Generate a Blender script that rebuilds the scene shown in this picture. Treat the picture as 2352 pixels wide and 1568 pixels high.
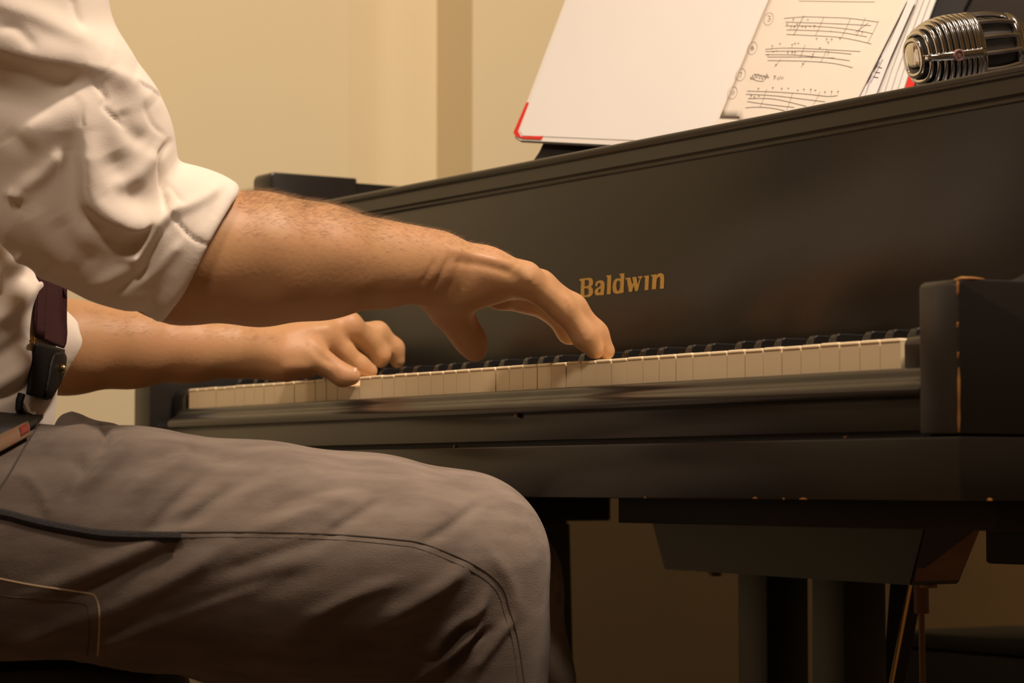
import bpy, bmesh, math, random
import numpy as np
from mathutils import Vector, Matrix

for o in list(bpy.data.objects): bpy.data.objects.remove(o, do_unlink=True)
scene = bpy.context.scene
COL = scene.collection

# ---------------------------------------------------------------- camera
CAM = np.array([1.42920564, -1.27212938, 0.61134517]); YAW = 0.57464138; PIT = 0.05598653; FPX = 5800.0
FW = np.array([-math.cos(YAW)*math.cos(PIT), math.sin(YAW)*math.cos(PIT), math.sin(PIT)])
RT = np.array([math.sin(YAW), math.cos(YAW), 0.0]); UP = np.cross(RT, FW)
cd = bpy.data.cameras.new('camera'); cam = bpy.data.objects.new('camera', cd); COL.objects.link(cam)
cd.sensor_width = 36.0; cd.lens = FPX/2352.0*36.0; cd.clip_start = 0.05; cd.clip_end = 60
M = Matrix(((RT[0], UP[0], -FW[0], CAM[0]), (RT[1], UP[1], -FW[1], CAM[1]), (RT[2], UP[2], -FW[2], CAM[2]), (0, 0, 0, 1)))
cam.matrix_world = M
cd.dof.use_dof = True; cd.dof.focus_distance = 2.25; cd.dof.aperture_fstop = 9.0
scene.camera = cam

# ---------------------------------------------------------------- light
scene.view_settings.view_transform = 'Standard'
try: scene.view_settings.look = 'None'
except Exception: pass
scene.view_settings.gamma = 1.0
scene.view_settings.exposure = 0.0
scene.view_settings.use_curve_mapping = False
wd = bpy.data.worlds.new('world'); scene.world = wd; wd.use_nodes = True
wd.node_tree.nodes['Background'].inputs[0].default_value = (1.0, .8, .55, 1)
wd.node_tree.nodes['Background'].inputs[1].default_value = 0.02
WARM = (1.0, .80, .64)
def area(name, loc, target, size, power, color=WARM, spread=180):
    l = bpy.data.lights.new(name, 'AREA'); l.shape = 'DISK'; l.size = size; l.energy = power; l.color = color
    l.spread = math.radians(spread)
    o = bpy.data.objects.new(name, l); COL.objects.link(o); o.location = loc
    o.rotation_euler = (Vector(target)-Vector(loc)).to_track_quat('-Z', 'Y').to_euler()
    return o
LAMP_AND_FILLS = [(0.55, 0.25, 2.90), (1.35, -1.8, 2.90), (-1.0, -2.4, 2.90)]  # main lamp first, then two added fill lights
area('main_or_fill_light', LAMP_AND_FILLS[0], (-.75, .30, .6), 0.36, 43, spread=125)
area('main_or_fill_light', LAMP_AND_FILLS[1], (-0.2, -0.5, .4), 0.4, 40)  # added fill for key fronts and sleeve, no known source
area('main_or_fill_light', LAMP_AND_FILLS[2], (-1.3, -1.0, .3), 0.4, 14)  # added fill for the wall under the piano, no known source

# ---------------------------------------------------------------- pixel helpers (turn a measured pixel + a known plane into a world point)
def ray(px, py): return FW + RT*((px-1176.0)/FPX) + UP*((784.0-py)/FPX)
def atX(px, py, X): d = ray(px, py); return CAM + d*((X-CAM[0])/d[0])
def atY(px, py, Y): d = ray(px, py); return CAM + d*((Y-CAM[1])/d[1])
def atZ(px, py, Z): d = ray(px, py); return CAM + d*((Z-CAM[2])/d[2])
def atD(px, py, D): return CAM + ray(px, py)*D

# ---------------------------------------------------------------- materials
MATS = {}
def mat(name, color, rough=.5, spec=.5, metal=0.0, noise=None, bump=None, coat=0.0, sheen=0.0, sss=0.0, roughnoise=None):
    """noise = (scale, second colour, amount, stretch) ; bump = (scale, strength, stretch)"""
    m = bpy.data.materials.new(name); m.use_nodes = True; nt = m.node_tree; N = nt.nodes; L = nt.links
    b = N['Principled BSDF']
    b.inputs['Base Color'].default_value = (*color, 1); b.inputs['Roughness'].default_value = rough
    b.inputs['Specular IOR Level'].default_value = spec; b.inputs['Metallic'].default_value = metal
    b.inputs['Coat Weight'].default_value = coat; b.inputs['Sheen Weight'].default_value = sheen
    if sss:
        b.inputs['Subsurface Weight'].default_value = sss; b.inputs['Subsurface Radius'].default_value = (.012, .005, .003)
        b.inputs['Subsurface Scale'].default_value = 1.0
    tc = N.new('ShaderNodeTexCoord')
    def nz(scale, stretch, detail=4):
        mp = N.new('ShaderNodeMapping'); mp.inputs['Scale'].default_value = stretch or (1, 1, 1)
        L.new(tc.outputs['Object'], mp.inputs['Vector'])
        t = N.new('ShaderNodeTexNoise'); t.inputs['Scale'].default_value = scale; t.inputs['Detail'].default_value = detail
        L.new(mp.outputs['Vector'], t.inputs['Vector']); return t
    if noise:
        sc, c2, amt, st = noise
        t = nz(sc, st); r = N.new('ShaderNodeValToRGB'); r.color_ramp.elements[0].position = .35; r.color_ramp.elements[1].position = .68
        r.color_ramp.elements[0].color = (0, 0, 0, 1); r.color_ramp.elements[1].color = (amt, amt, amt, 1)
        L.new(t.outputs['Fac'], r.inputs['Fac'])
        mx = N.new('ShaderNodeMixRGB'); mx.inputs[1].default_value = (*color, 1); mx.inputs[2].default_value = (*c2, 1)
        L.new(r.outputs['Color'], mx.inputs[0]); L.new(mx.outputs[0], b.inputs['Base Color'])
    if bump:
        sc, stg, st = bump
        t = nz(sc, st, 6); bp = N.new('ShaderNodeBump'); bp.inputs['Strength'].default_value = stg; bp.inputs['Distance'].default_value = .002
        L.new(t.outputs['Fac'], bp.inputs['Height']); L.new(bp.outputs['Normal'], b.inputs['Normal'])
    if roughnoise:
        sc, lo, hi = roughnoise
        t = nz(sc, None, 5); mr = N.new('ShaderNodeMapRange'); mr.inputs['To Min'].default_value = lo; mr.inputs['To Max'].default_value = hi
        L.new(t.outputs['Fac'], mr.inputs['Value']); L.new(mr.outputs['Result'], b.inputs['Roughness'])
    MATS[name] = m
    return m
mat('wall_paint', (.76, .655, .42), .75, .25, noise=(1.2, (.72, .61, .385), .5, None), bump=(90, .06, None))
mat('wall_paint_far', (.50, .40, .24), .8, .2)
mat('added_door_wood', (.045, .024, .012), .4, .4, noise=(4, (.03, .015, .008), .8, (8, 8, .6)))
mat('floor_wood', (.20, .12, .065), .4, .5, noise=(3, (.14, .08, .042), .8, (1, 12, 1)))
mat('ceiling_paint', (.75, .70, .6), .9, .1)
mat('lacquer', (.014, .0115, .009), .26, .5, roughnoise=(9, .22, .30), bump=(35, .012, None))
mat('lacquer_satin', (.016, .013, .011), .34, .5, roughnoise=(14, .28, .4))
mat('black_matte', (.010, .009, .009), .6, .35)
mat('worn_wood', (.42, .19, .045), .6, .3, noise=(60, (.20, .08, .02), .8, None))
mat('ivory', (.88, .72, .47), .30, .5, noise=(14, (.82, .64, .39), .5, None))
mat('ebony', (.010, .009, .009), .25, .55)
mat('gold_leaf', (.56, .35, .09), .42, .5, metal=.35)
mat('bronze_plate', (.35, .24, .09), .4, .5, metal=.7)
mat('lyre_paint', (.022, .021, .017), .45, .4)
mat('raw_wood', (.24, .13, .07), .55, .3, noise=(8, (.17, .085, .045), .8, (12, 1, 1)))
mat('brass', (.62, .42, .17), .28, .5, metal=1.0)
mat('brass_dull', (.20, .12, .05), .45, .5, metal=.6)
mat('book_paper', (.60, .58, .545), .8, .1, noise=(3, (.57, .55, .51), .5, None))
mat('page_white', (.60, .57, .55), .8, .1)
mat('sheet_paper', (.62, .56, .48), .75, .1, noise=(7, (.56, .495, .415), .7, None))
mat('red_cloth', (.52, .022, .012), .6, .3)
mat('cover_white', (.58, .55, .50), .6, .3)
mat('ink', (.20, .155, .13), .7, .2)
mat('ink_or_gap_shade', (.035, .03, .05), .7, .2)
mat('chrome', (.82, .81, .79), .13, .5, metal=1.0)
mat('mic_dark', (.035, .03, .024), .6, .3)
mat('mic_badge', (.30, .16, .14), .4, .5, metal=.5)
mat('box_black', (.010, .009, .012), .5, .4)
mat('vinyl_black', (.012, .011, .011), .38, .5, bump=(160, .25, None))
mat('steel_grey', (.25, .25, .25), .4, .5, metal=.8)

# ---------------------------------------------------------------- mesh helpers
def empty(name, loc, label=None, cat=None, group=None, kind=None):
    o = bpy.data.objects.new(name, None); COL.objects.link(o); o.location = loc; o.empty_display_size = .05
    tag(o, label, cat, group, kind); return o
def tag(o, label=None, cat=None, group=None, kind=None):
    if label: o['label'] = label
    if cat: o['category'] = cat
    if group: o['group'] = group
    if kind: o['kind'] = kind
    return o
WORLD_LOC = {}
def world_loc(o):
    v = Vector(o.location)
    return v if o.type == 'EMPTY' else Vector((0, 0, 0))
def link(name, me, m=None, parent=None, smooth=False):
    o = bpy.data.objects.new(name, me); COL.objects.link(o)
    if m: me.materials.append(MATS[m] if isinstance(m, str) else m)
    if smooth:
        me.polygons.foreach_set('use_smooth', np.ones(len(me.polygons), dtype=bool))
    if parent is not None:
        o.parent = parent; o.matrix_parent_inverse = Matrix.Translation(-world_loc(parent))
    return o
def pyobj(name, verts, faces, m=None, parent=None, smooth=False):
    me = bpy.data.meshes.new(name); me.from_pydata([tuple(map(float, v)) for v in verts], [], [tuple(map(int, f)) for f in faces]); me.update()
    return link(name, me, m, parent, smooth)
def bmobj(name, bm, m=None, parent=None, smooth=False):
    me = bpy.data.meshes.new(name); bmesh.ops.recalc_face_normals(bm, faces=bm.faces); bm.to_mesh(me); bm.free()
    return link(name, me, m, parent, smooth)
def shade_auto(o, ang=40):
    me = o.data
    me.polygons.foreach_set('use_smooth', np.ones(len(me.polygons), dtype=bool))
    bm = bmesh.new(); bm.from_mesh(me)
    for e in bm.edges:
        if len(e.link_faces) == 2 and e.calc_face_angle(0) > math.radians(ang): e.smooth = False
    bm.to_mesh(me); bm.free(); return o
def bm_box(bm, x0, x1, y0, y1, z0, z1, bevel=0.0, seg=2):
    vs = [bm.verts.new((x, y, z)) for x in (x0, x1) for y in (y0, y1) for z in (z0, z1)]
    fs = [(0, 1, 3, 2), (4, 6, 7, 5), (0, 4, 5, 1), (2, 3, 7, 6), (0, 2, 6, 4), (1, 5, 7, 3)]
    fc = [bm.faces.new([vs[i] for i in f]) for f in fs]
    if bevel:
        es = list({e for f in fc for e in f.edges})
        bmesh.ops.bevel(bm, geom=es, offset=bevel, segments=seg, affect='EDGES', profile=.5)
def box(name, x0, x1, y0, y1, z0, z1, m, parent=None, bevel=0.0015, seg=2):
    bm = bmesh.new(); bm_box(bm, min(x0, x1), max(x0, x1), min(y0, y1), max(y0, y1), min(z0, z1), max(z0, z1), bevel, seg)
    return shade_auto(bmobj(name, bm, m, parent))
def prism(name, poly, a0, a1, m, parent=None, axis='x', bevel=0.0, seg=2, smooth=True):
    """poly: 2D points; axis x -> (y,z); axis y -> (x,z); axis z -> (x,y)"""
    def P(u, v, a): return (a, u, v) if axis == 'x' else ((u, a, v) if axis == 'y' else (u, v, a))
    bm = bmesh.new()
    A = [bm.verts.new(P(u, v, a0)) for u, v in poly]; B = [bm.verts.new(P(u, v, a1)) for u, v in poly]
    n = len(poly); fs = [bm.faces.new(A[::-1]), bm.faces.new(B)]
    for i in range(n): fs.append(bm.faces.new((A[i], A[(i+1) % n], B[(i+1) % n], B[i])))
    if bevel:
        bmesh.ops.recalc_face_normals(bm, faces=bm.faces)
        es = [e for e in bm.edges if len(e.link_faces) == 2 and e.calc_face_angle(0) > math.radians(35)]
        bmesh.ops.bevel(bm, geom=es, offset=bevel, segments=seg, affect='EDGES', profile=.5)
    o = bmobj(name, bm, m, parent)
    return shade_auto(o) if smooth else o
def frames(pts):
    pts = [np.array(p, float) for p in pts]; n = len(pts); T = []
    for i in range(n):
        t = pts[min(i+1, n-1)]-pts[max(i-1, 0)]; T.append(t/(np.linalg.norm(t)+1e-12))
    a = np.array([0, 0, 1.0]) if abs(T[0][2]) < .9 else np.array([1.0, 0, 0])
    u = np.cross(T[0], a); u /= np.linalg.norm(u); U = []
    for t in T:
        u = u-t*(u@t); u /= np.linalg.norm(u); U.append(u.copy())
    return pts, T, U, [np.cross(t, u) for t, u in zip(T, U)]
def tube_data(pts, r, seg=8, cap=True, flat=1.0):
    pts, T, U, V = frames(pts); n = len(pts); rs = r if hasattr(r, '__len__') else [r]*n
    vs = []; fs = []
    for i in range(n):
        for k in range(seg):
            a = 2*math.pi*k/seg; vs.append(pts[i]+U[i]*(math.cos(a)*rs[i])+V[i]*(math.sin(a)*rs[i]*flat))
    for i in range(n-1):
        for k in range(seg): fs.append((i*seg+k, i*seg+(k+1) % seg, (i+1)*seg+(k+1) % seg, (i+1)*seg+k))
    if cap: fs.append(tuple(range(seg))[::-1]); fs.append(tuple((n-1)*seg+k for k in range(seg)))
    return vs, fs
def tube(name, pts, r, m, parent=None, seg=10, flat=1.0):
    v, f = tube_data(pts, r, seg, True, flat); return shade_auto(pyobj(name, v, f, m, parent))
def catmull(pts, n=8, closed=False):
    P = [np.array(p, float) for p in pts]; out = []
    N = len(P); rng = N if closed else N-1
    for i in range(rng):
        if closed: p0, p1, p2, p3 = P[(i-1) % N], P[i], P[(i+1) % N], P[(i+2) % N]
        else: p0, p1, p2, p3 = P[max(i-1, 0)], P[i], P[i+1], P[min(i+2, N-1)]
        for k in range(n):
            t = k/n
            out.append(.5*((2*p1)+(p2-p0)*t+(2*p0-5*p1+4*p2-p3)*t*t+(3*p1-p0-3*p2+p3)*t**3))
    if not closed: out.append(P[-1])
    return out
def lathe(name, prof, center, m, parent=None, seg=32, axis=(0, 0, 1)):
    ax = Vector(axis).normalized(); q = Vector((0, 0, 1)).rotation_difference(ax)
    vs = []; fs = []; n = len(prof)
    for (r, z) in prof:
        for k in range(seg):
            a = 2*math.pi*k/seg; vs.append(Vector(center)+q @ Vector((r*math.cos(a), r*math.sin(a), z)))
    for i in range(n-1):
        for k in range(seg): fs.append((i*seg+k, i*seg+(k+1) % seg, (i+1)*seg+(k+1) % seg, (i+1)*seg+k))
    fs.append(tuple(range(seg))[::-1]); fs.append(tuple((n-1)*seg+k for k in range(seg)))
    return shade_auto(pyobj(name, vs, fs, m, parent))

# ================================================================ THE ROOM
def struct(o, label, cat): return tag(o, label, cat, kind='structure')
struct(box('floor', -2.6, 4.2, -4.2, 4.2, -.08, 0, 'floor_wood', bevel=0), 'brown wooden floor under the piano', 'floor')
struct(box('ceiling', -2.6, 4.2, -4.2, 4.2, 3.0, 3.08, 'ceiling_paint', bevel=0), 'plain pale ceiling above the piano', 'ceiling')
# wall beyond the bass end of the piano: plain paint, a shallow bulging section, then a step forward
XW = -1.70
Yj = atX(1003, 300, XW+.02)[1]; Xj = atY(1085, 300, Yj)[0]
Ya = atX(805, 300, XW)[1]; Yb = atX(878, 300, XW)[1]
plan = [(XW, -4.2), (XW, Ya-.002), (XW-.006, Ya), (XW-.016, Yb)]
for k in range(1, 9):
    t = k/8; plan.append((XW-.016+.036*(1-math.cos(t*math.pi/2)), Yb+(Yj-Yb)*t))
plan += [(Xj, Yj), (Xj, 4.2), (XW-.15, 4.2), (XW-.15, -4.2)]
struct(prism('wall_left', plan, 0, 3.0, 'wall_paint', axis='z', smooth=False), 'cream painted wall with a stepped pilaster behind the piano', 'wall')
struct(box('wall_back', Xj, 4.2, 4.05, 4.2, 0, 3.0, 'wall_paint', bevel=0), 'cream wall at the far end of the room', 'wall')
struct(box('wall_right', 4.05, 4.2, -4.2, 4.05, 0, 3.0, 'wall_paint_far', bevel=0), 'cream wall on the audience side', 'wall')
struct(box('wall_front', XW, 4.05, -4.2, -4.05, 0, 3.0, 'wall_paint_far', bevel=0), 'cream wall behind the pianist', 'wall')
dr = empty('added_door', (XW+.02, -1.66, 0)); struct(dr, 'unseen dark brown door added to darken the fallboard reflection', 'door')
box('added_door_leaf', XW+.001, XW+.03, -2.05, -1.27, .01, 2.05, 'added_door_wood', dr, .003)  # whole door is invented, out of view, to darken the fallboard's reflection
for z0, z1 in ((.15, .95), (1.10, 1.92)): box('added_door_panel', XW+.03, XW+.038, -1.93, -1.39, z0, z1, 'added_door_wood', dr, .006)
for y0, y1, z0, z1 in ((-2.13, -2.055, 0, 2.13), (-1.265, -1.19, 0, 2.13), (-2.13, -1.19, 2.06, 2.13)): box('added_door_frame', XW+.001, XW+.045, y0, y1, z0, z1, 'added_door_wood', dr, .004)
tube('added_door_handle', [(XW+.03, -1.33, 1.02), (XW+.075, -1.33, 1.02), (XW+.08, -1.34, 1.02), (XW+.08, -1.44, 1.02)], .009, 'brass', dr, 10)
for k, (x, y, z) in enumerate(LAMP_AND_FILLS):
    c = lathe('main_or_fill_lamp', [(.30, 3.0), (.30, 2.95), (.285, 2.925), (.27, 2.925), (.27, 2.96), (.0, 2.96)], (x, y, 0), 'black_matte', None, 40)  # housings are unseen; those after the first dress added fill lights
    tag(c, ['round black ceiling lamp beyond the treble end of the piano', 'unseen round black fixture added for the fill light on the camera side', 'unseen round black fixture added for the fill light behind the pianist'][k], 'lamp', 'round ceiling lamp and added fill fixtures')

# ================================================================ GRAND PIANO
piano = empty('grand_piano', (-.61, .55, 0), 'black lacquered grand piano with gold maker lettering on its fallboard', 'piano')
XL, XR = -1.2246, 0.0           # ends of the keyboard
AI, AO = 0.054, 0.0963          # treble arm inside / outside
BI, BO = -1.2635, -1.308        # bass arm
ZT = .720                       # white key tops
# arms with a low front that sweeps up to the rim
armp = [(-.03, .6462), (-.03, .752), (-.0285, .7555), (-.025, .757), (.0, .7575), (.035, .758)]
armp += [(float(p[0]), float(p[1])) for p in catmull([(.05, .7595), (.075, .769), (.098, .795), (.113, .84), (.121, .90), (.1245, .955)], 5)]
armp += [(.125, .978), (.127, .983), (.131, .985), (.245, .985), (.245, .6462)]
for a0, a1, lb in ((AI, AO, 'worn black piano arm with chipped wood edge'), (BO, BI, None)):
    o = prism('arm', armp, a0, a1, 'lacquer_satin', piano, bevel=.0022, seg=2)
    if lb: o['label'] = lb
    if a0 == AI:
        wv = [((AO-.001, -.0302, .6475), (AO-.0005, -.0302, .6935), .0011), ((AO-.001, -.0302, .745), (AO-.001, -.0300, .7555), .0011),
              ((AO-.0015, -.0300, .700), (AO-.0010, -.0302, .7045), .0007), ((AO-.0015, -.0302, .722), (AO-.0010, -.0302, .7258), .0008)]
        for p0, p1, r in wv:
            P = [np.array(p0)+(np.array(p1)-np.array(p0))*t for t in np.linspace(0, 1, 6)]
            tube('worn_edge', P, [r*.3, r, r*.7, r*.9, r, r*.3], 'worn_wood', o, 6)
        tube('worn_edge', [(AO-.006, -.0285, .7560), (AO-.002, -.026, .7572), (AO-.001, -.016, .7576), (AO-.0012, -.004, .7577)], [.0008, .0015, .0012, .0003], 'worn_wood', o, 6)
# the curved rim
rim = [(.0752, .245), (.0752, .50), (.055, .66), (-.02, .82), (-.14, .95), (-.30, 1.06), (-.50, 1.17), (-.68, 1.32), (-.82, 1.47), (-.95, 1.55), (-1.10, 1.565), (-1.22, 1.52), (-1.28, 1.43), (-1.2855, 1.25), (-1.2855, .80), (-1.2855, .245)]
rim = [rim[0]]+[tuple(p) for p in catmull(rim[1:-1], 5)]+[rim[-1]]
v = []; f = []
for i, p in enumerate(rim):
    a = np.array(rim[max(i-1, 0)]); b = np.array(rim[min(i+1, len(rim)-1)]); t = (b-a)/np.linalg.norm(b-a); n = np.array([t[1], -t[0]])
    for s in (.021, -.021):
        q = np.array(p)+n*s
        for z in (.598, .979): v.append((q[0], q[1], z))
for i in range(len(rim)-1):
    a, b = 4*i, 4*i+4
    f += [(a, a+1, b+1, b), (a+2, b+2, b+3, a+3), (a+1, a+3, b+3, b+1), (a, b, b+2, a+2)]
f += [(0, 2, 3, 1), (4*len(rim)-4, 4*len(rim)-3, 4*len(rim)-1, 4*len(rim)-2)]
shade_auto(pyobj('rim', v, f, 'lacquer_satin', piano))
inner = [(x*.985-.61*.015, y) for x, y in rim]
bmx = bmesh.new()
for z in (.885,):
    bmx.faces.new([bmx.verts.new((x, y+.0, z)) for x, y in inner])
ge = bmesh.ops.extrude_face_region(bmx, geom=bmx.faces[:]); bmesh.ops.translate(bmx, verts=[g for g in ge['geom'] if isinstance(g, bmesh.types.BMVert)], vec=(0, 0, .012))
bmobj('iron_plate', bmx, 'bronze_plate', piano)
# key bed front, its seam and the frame below it
box('keybed', BO, AO, -.030, .245, .5985, .6447, 'lacquer', piano, .0018)
box('keybed_core', BI+.001, AI-.001, -.018, .60, .6447, .6500, 'black_matte', piano, 0)
for px in (1045, 1943): box('seam_pin', *(lambda X: (X-.0014, X+.0014))(atY(px, 1020, -.029)[0]), -.0302, -.027, .6448, .6466, 'brass_dull', piano, .0003)
rnd = random.Random(3)
for px, py, w in [(1734, 1144, .006), (1800, 1146, .0022), (1845, 1146, .009), (1482, 1143, .003), (2273, 1148, .005)]:
    p = atY(px, py, -.0303)
    tube('worn_edge', [p-np.array([w/2, 0, 0]), p+np.array([0, -.0002, .0004]), p+np.array([w/2, 0, 0])], [.0003, .0009, .0003], 'worn_wood', piano, 6)
box('under_frame', -.408, .07, .030, .30, .5762, .5984, 'black_matte', piano, .001)
# key slip: a flat rail and a rounded moulding with a soft left end
box('key_slip', BI+.001, AI-.0005, -.0215, -.0030, .6494, .6760, 'lacquer', piano, .0008)
mold = [(-.0035, .6962), (-.0085, .6966), (-.0120, .6955), (-.0145, .6935), (-.0155, .6908), (-.0170, .6885), (-.0205, .6868), (-.0250, .6852), (-.0283, .6825), (-.0297, .6790), (-.0290, .6757), (-.0270, .6742), (-.0215, .6740), (-.0035, .6740)]
vs = []; fs = []; nm = len(mold); st = []
for k in range(9):
    a = k/8*math.pi/2; st.append((-1.236+.022*(1-math.sin(a)) - .0, math.cos(a)))
st = [(-1.2365+.024*(1-math.cos(k/8*math.pi/2)), math.sin(k/8*math.pi/2)) for k in range(9)]
st = [(x, max(s, .12)) for x, s in st]+[(AI-.0005, 1.0)]
for x, s in st:
    for (y, z) in mold: vs.append((x, -.0035+(y+.0035)*s, .685+(z-.685)*(.55+.45*s)))
for i in range(len(st)-1):
    for k in range(nm): fs.append((i*nm+k, i*nm+(k+1) % nm, (i+1)*nm+(k+1) % nm, (i+1)*nm+k))
fs.append(tuple(range(nm))); fs.append(tuple((len(st)-1)*nm+k for k in range(nm))[::-1])
shade_auto(pyobj('slip_moulding', vs, fs, 'lacquer', piano), 60)
p = atY(1187, 948, -.024); lathe('slip_stud', [(.0022, 0), (.0022, .004), (.001, .005)], (p[0], p[1], p[2]-.004), 'brass_dull', piano, 12)
# key blocks at both ends
kb = [(.0, .655), (.0, .7165), (.004, .7215), (.02, .7235), (.045, .7265), (.062, .7305), (.075, .7325), (.140, .7330), (.140, .655)]
prism('key_block', kb, .0035, AI-.0005, 'lacquer', piano, bevel=.0025)
kb2 = [(-.002, .655), (-.002, .712), (.003, .7195), (.012, .7215), (.140, .7250), (.140, .655)]
prism('key_block', kb2, BI+.0005, XL-.0028, 'lacquer', piano, bevel=.0025)
# fallboard: panel, top moulding, lettering
fall = empty('fallboard', (-.61, .15, .82)); fall.parent = piano; fall.matrix_parent_inverse = Matrix.Translation(-piano.location)
FBL = Vector((-.61, .15, .82))
box('panel', BI+.001, AI-.001, .150, .168, .700, .9300, 'lacquer', fall, .001)
tm = [(.150, .9135), (.1485, .9140), (.1475, .9155), (.1480, .9180), (.1446, .9198), (.1486, .9338), (.1462, .9350), (.1448, .9370), (.1446, .9392), (.1456, .9412), (.1474, .9422), (.1500, .9424), (.186, .9424), (.186, .9300), (.168, .9300), (.168, .9135)]
prism('top_moulding', tm, BI+.001, AI-.001, 'lacquer', fall)
box('name_felt', BI+.002, AI-.002, .1440, .1500, .700, .7270, 'black_matte', fall, .001)
# gold letters, cut 0.4 mm proud of the panel
def zp(pt): return (pt[0]/7.84+1280, pt[1]/7.84+590)
LET = [
 ('B', [[(398, 402), (408, 396), (520, 383), (585, 375), (620, 385), (640, 415), (646, 468), (632, 512), (600, 535), (630, 556), (645, 600), (642, 650), (620, 692), (575, 718), (420, 728), (432, 450), (428, 432), (402, 425)],
        [(497, 415), (545, 408), (572, 428), (576, 470), (565, 508), (540, 526), (491, 531)], [(489, 562), (540, 560), (566, 580), (573, 615), (566, 660), (545, 684), (484, 691)]]),
 ('a', [[(690, 470), (715, 440), (765, 420), (820, 425), (848, 458), (853, 515), (845, 600), (838, 682), (785, 690), (778, 676), (755, 688), (728, 692), (690, 680), (672, 640), (682, 590), (720, 560), (770, 530), (785, 500), (776, 472), (752, 462), (730, 485), (722, 524), (688, 528)],
        [(784, 560), (780, 620), (762, 646), (740, 642), (733, 618), (745, 585)]]),
 ('l', [[(880, 335), (972, 325), (962, 665), (895, 672), (905, 365), (886, 350)]]),
 ('d', [[(1115, 305), (1208, 292), (1195, 640), (1135, 650), (1075, 662), (1030, 650), (1006, 615), (997, 560), (1002, 490), (1020, 430), (1058, 392), (1105, 384), (1138, 395), (1142, 332), (1118, 318)],
        [(1100, 420), (1125, 432), (1136, 455), (1133, 560), (1112, 608), (1088, 616), (1068, 585), (1060, 510), (1072, 445)]]),
 ('w', [[(1222, 382), (1315, 368), (1352, 500), (1372, 460), (1352, 365), (1422, 356), (1450, 500), (1488, 382), (1450, 368), (1455, 352), (1535, 345), (1540, 360), (1505, 385), (1450, 608), (1405, 615), (1378, 505), (1345, 622), (1292, 628), (1256, 402), (1225, 395)]]),
 ('i', [[(1560, 345), (1650, 330), (1640, 590), (1575, 598), (1585, 370), (1562, 358)]]),
 ('n', [[(1685, 325), (1785, 312), (1788, 338), (1812, 308), (1845, 291), (1890, 297), (1918, 325), (1926, 380), (1920, 565), (1850, 572), (1858, 385), (1842, 350), (1815, 360), (1790, 400), (1778, 575), (1705, 582), (1717, 350), (1690, 340)]]),
]
dg = bpy.context.evaluated_depsgraph_get()
for ch, loops in LET:
    cu = bpy.data.curves.new('letter', 'CURVE'); cu.dimensions = '2D'; cu.fill_mode = 'BOTH'; cu.extrude = .0002
    for lp in loops:
        sp = cu.splines.new('POLY'); sp.points.add(len(lp)-1); sp.use_cyclic_u = True
        for q, pt in zip(sp.points, lp):
            w = atY(*zp(pt), .1496); q.co = (w[0], w[2], 0, 1)
    co = bpy.data.objects.new('tmp', cu); COL.objects.link(co); dg.update()
    me = bpy.data.meshes.new_from_object(co.evaluated_get(dg)); bpy.data.objects.remove(co)
    me.transform(Matrix(((1, 0, 0, 0), (0, 0, -1, .1497), (0, 1, 0, 0), (0, 0, 0, 1))))
    me.materials.clear(); o = link('letter', me, 'gold_leaf', None); o.parent = fall; o.matrix_parent_inverse = Matrix.Translation(-FBL)
    o['label'] = 'gold letter %s on the fallboard' % ch
# ---- keys
NW = 52; KW = (XR-XL)/NW; names = 'CDEFGAB'
def wname(i): return names[(i+5) % 7]           # key 0 is A
BLK = []                                        # black key between white i and i+1
off = {'C': -.0022, 'D': .0022, 'F': -.003, 'G': 0, 'A': .003}
for i in range(NW-1):
    if wname(i) in off: BLK.append((i, XL+KW*(i+1)+off[wname(i)]))
thumb_key = int((atY(808, 890, 0)[0]-XL)/KW)
cache = {}
def white_mesh(lc, rc, last):
    key = (round(lc, 4), round(rc, 4))
    if key in cache: return cache[key]
    g = .00045; w = KW-2*g; zb, zt = -.024, 0
    pl = [(0, .0), (w, .0), (w, .0515), (w-rc, .0515), (w-rc, .1435), (lc, .1435), (lc, .0515), (0, .0515)]
    if rc == 0: pl = [p for p in pl if p != (w-rc, .0515)]
    if lc == 0: pl = [p for i2, p in enumerate(pl) if not (i2 == len(pl)-2 and p == (lc, .0515))]
    bm = bmesh.new()
    A = [bm.verts.new((x, y+(.0011 if y == 0 else 0), zb)) for x, y in pl]; B = [bm.verts.new((x, y+(.0011 if y == 0 else 0), zt-.0022)) for x, y in pl]
    n = len(pl); bm.faces.new(A[::-1])
    for i in range(n): bm.faces.new((A[i], A[(i+1) % n], B[(i+1) % n], B[i]))
    bm.faces.new(B)
    A = [bm.verts.new((x, y, zt-.0024)) for x, y in pl]; B = [bm.verts.new((x, y, zt)) for x, y in pl]
    fl = [bm.faces.new(A[::-1]), bm.faces.new(B)]
    for i in range(n): fl.append(bm.faces.new((A[i], A[(i+1) % n], B[(i+1) % n], B[i])))
    bmesh.ops.recalc_face_normals(bm, faces=bm.faces)
    es = [e for e in bm.edges if all(abs(v.co.z-zt) < 1e-6 for v in e.verts)]+[e for e in bm.edges if e.verts[0].co.y < 1e-6 and e.verts[1].co.y < 1e-6 and abs(e.verts[0].co.z-e.verts[1].co.z) > .001]
    bmesh.ops.bevel(bm, geom=es, offset=.0016, segments=2, affect='EDGES', profile=.5)
    me = bpy.data.meshes.new('white_key'); bm.to_mesh(me); bm.free(); me.materials.append(MATS['ivory'])
    me.polygons.foreach_set('use_smooth', np.zeros(len(me.polygons), dtype=bool)); cache[key] = me; return me
BWID = .0098
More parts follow.
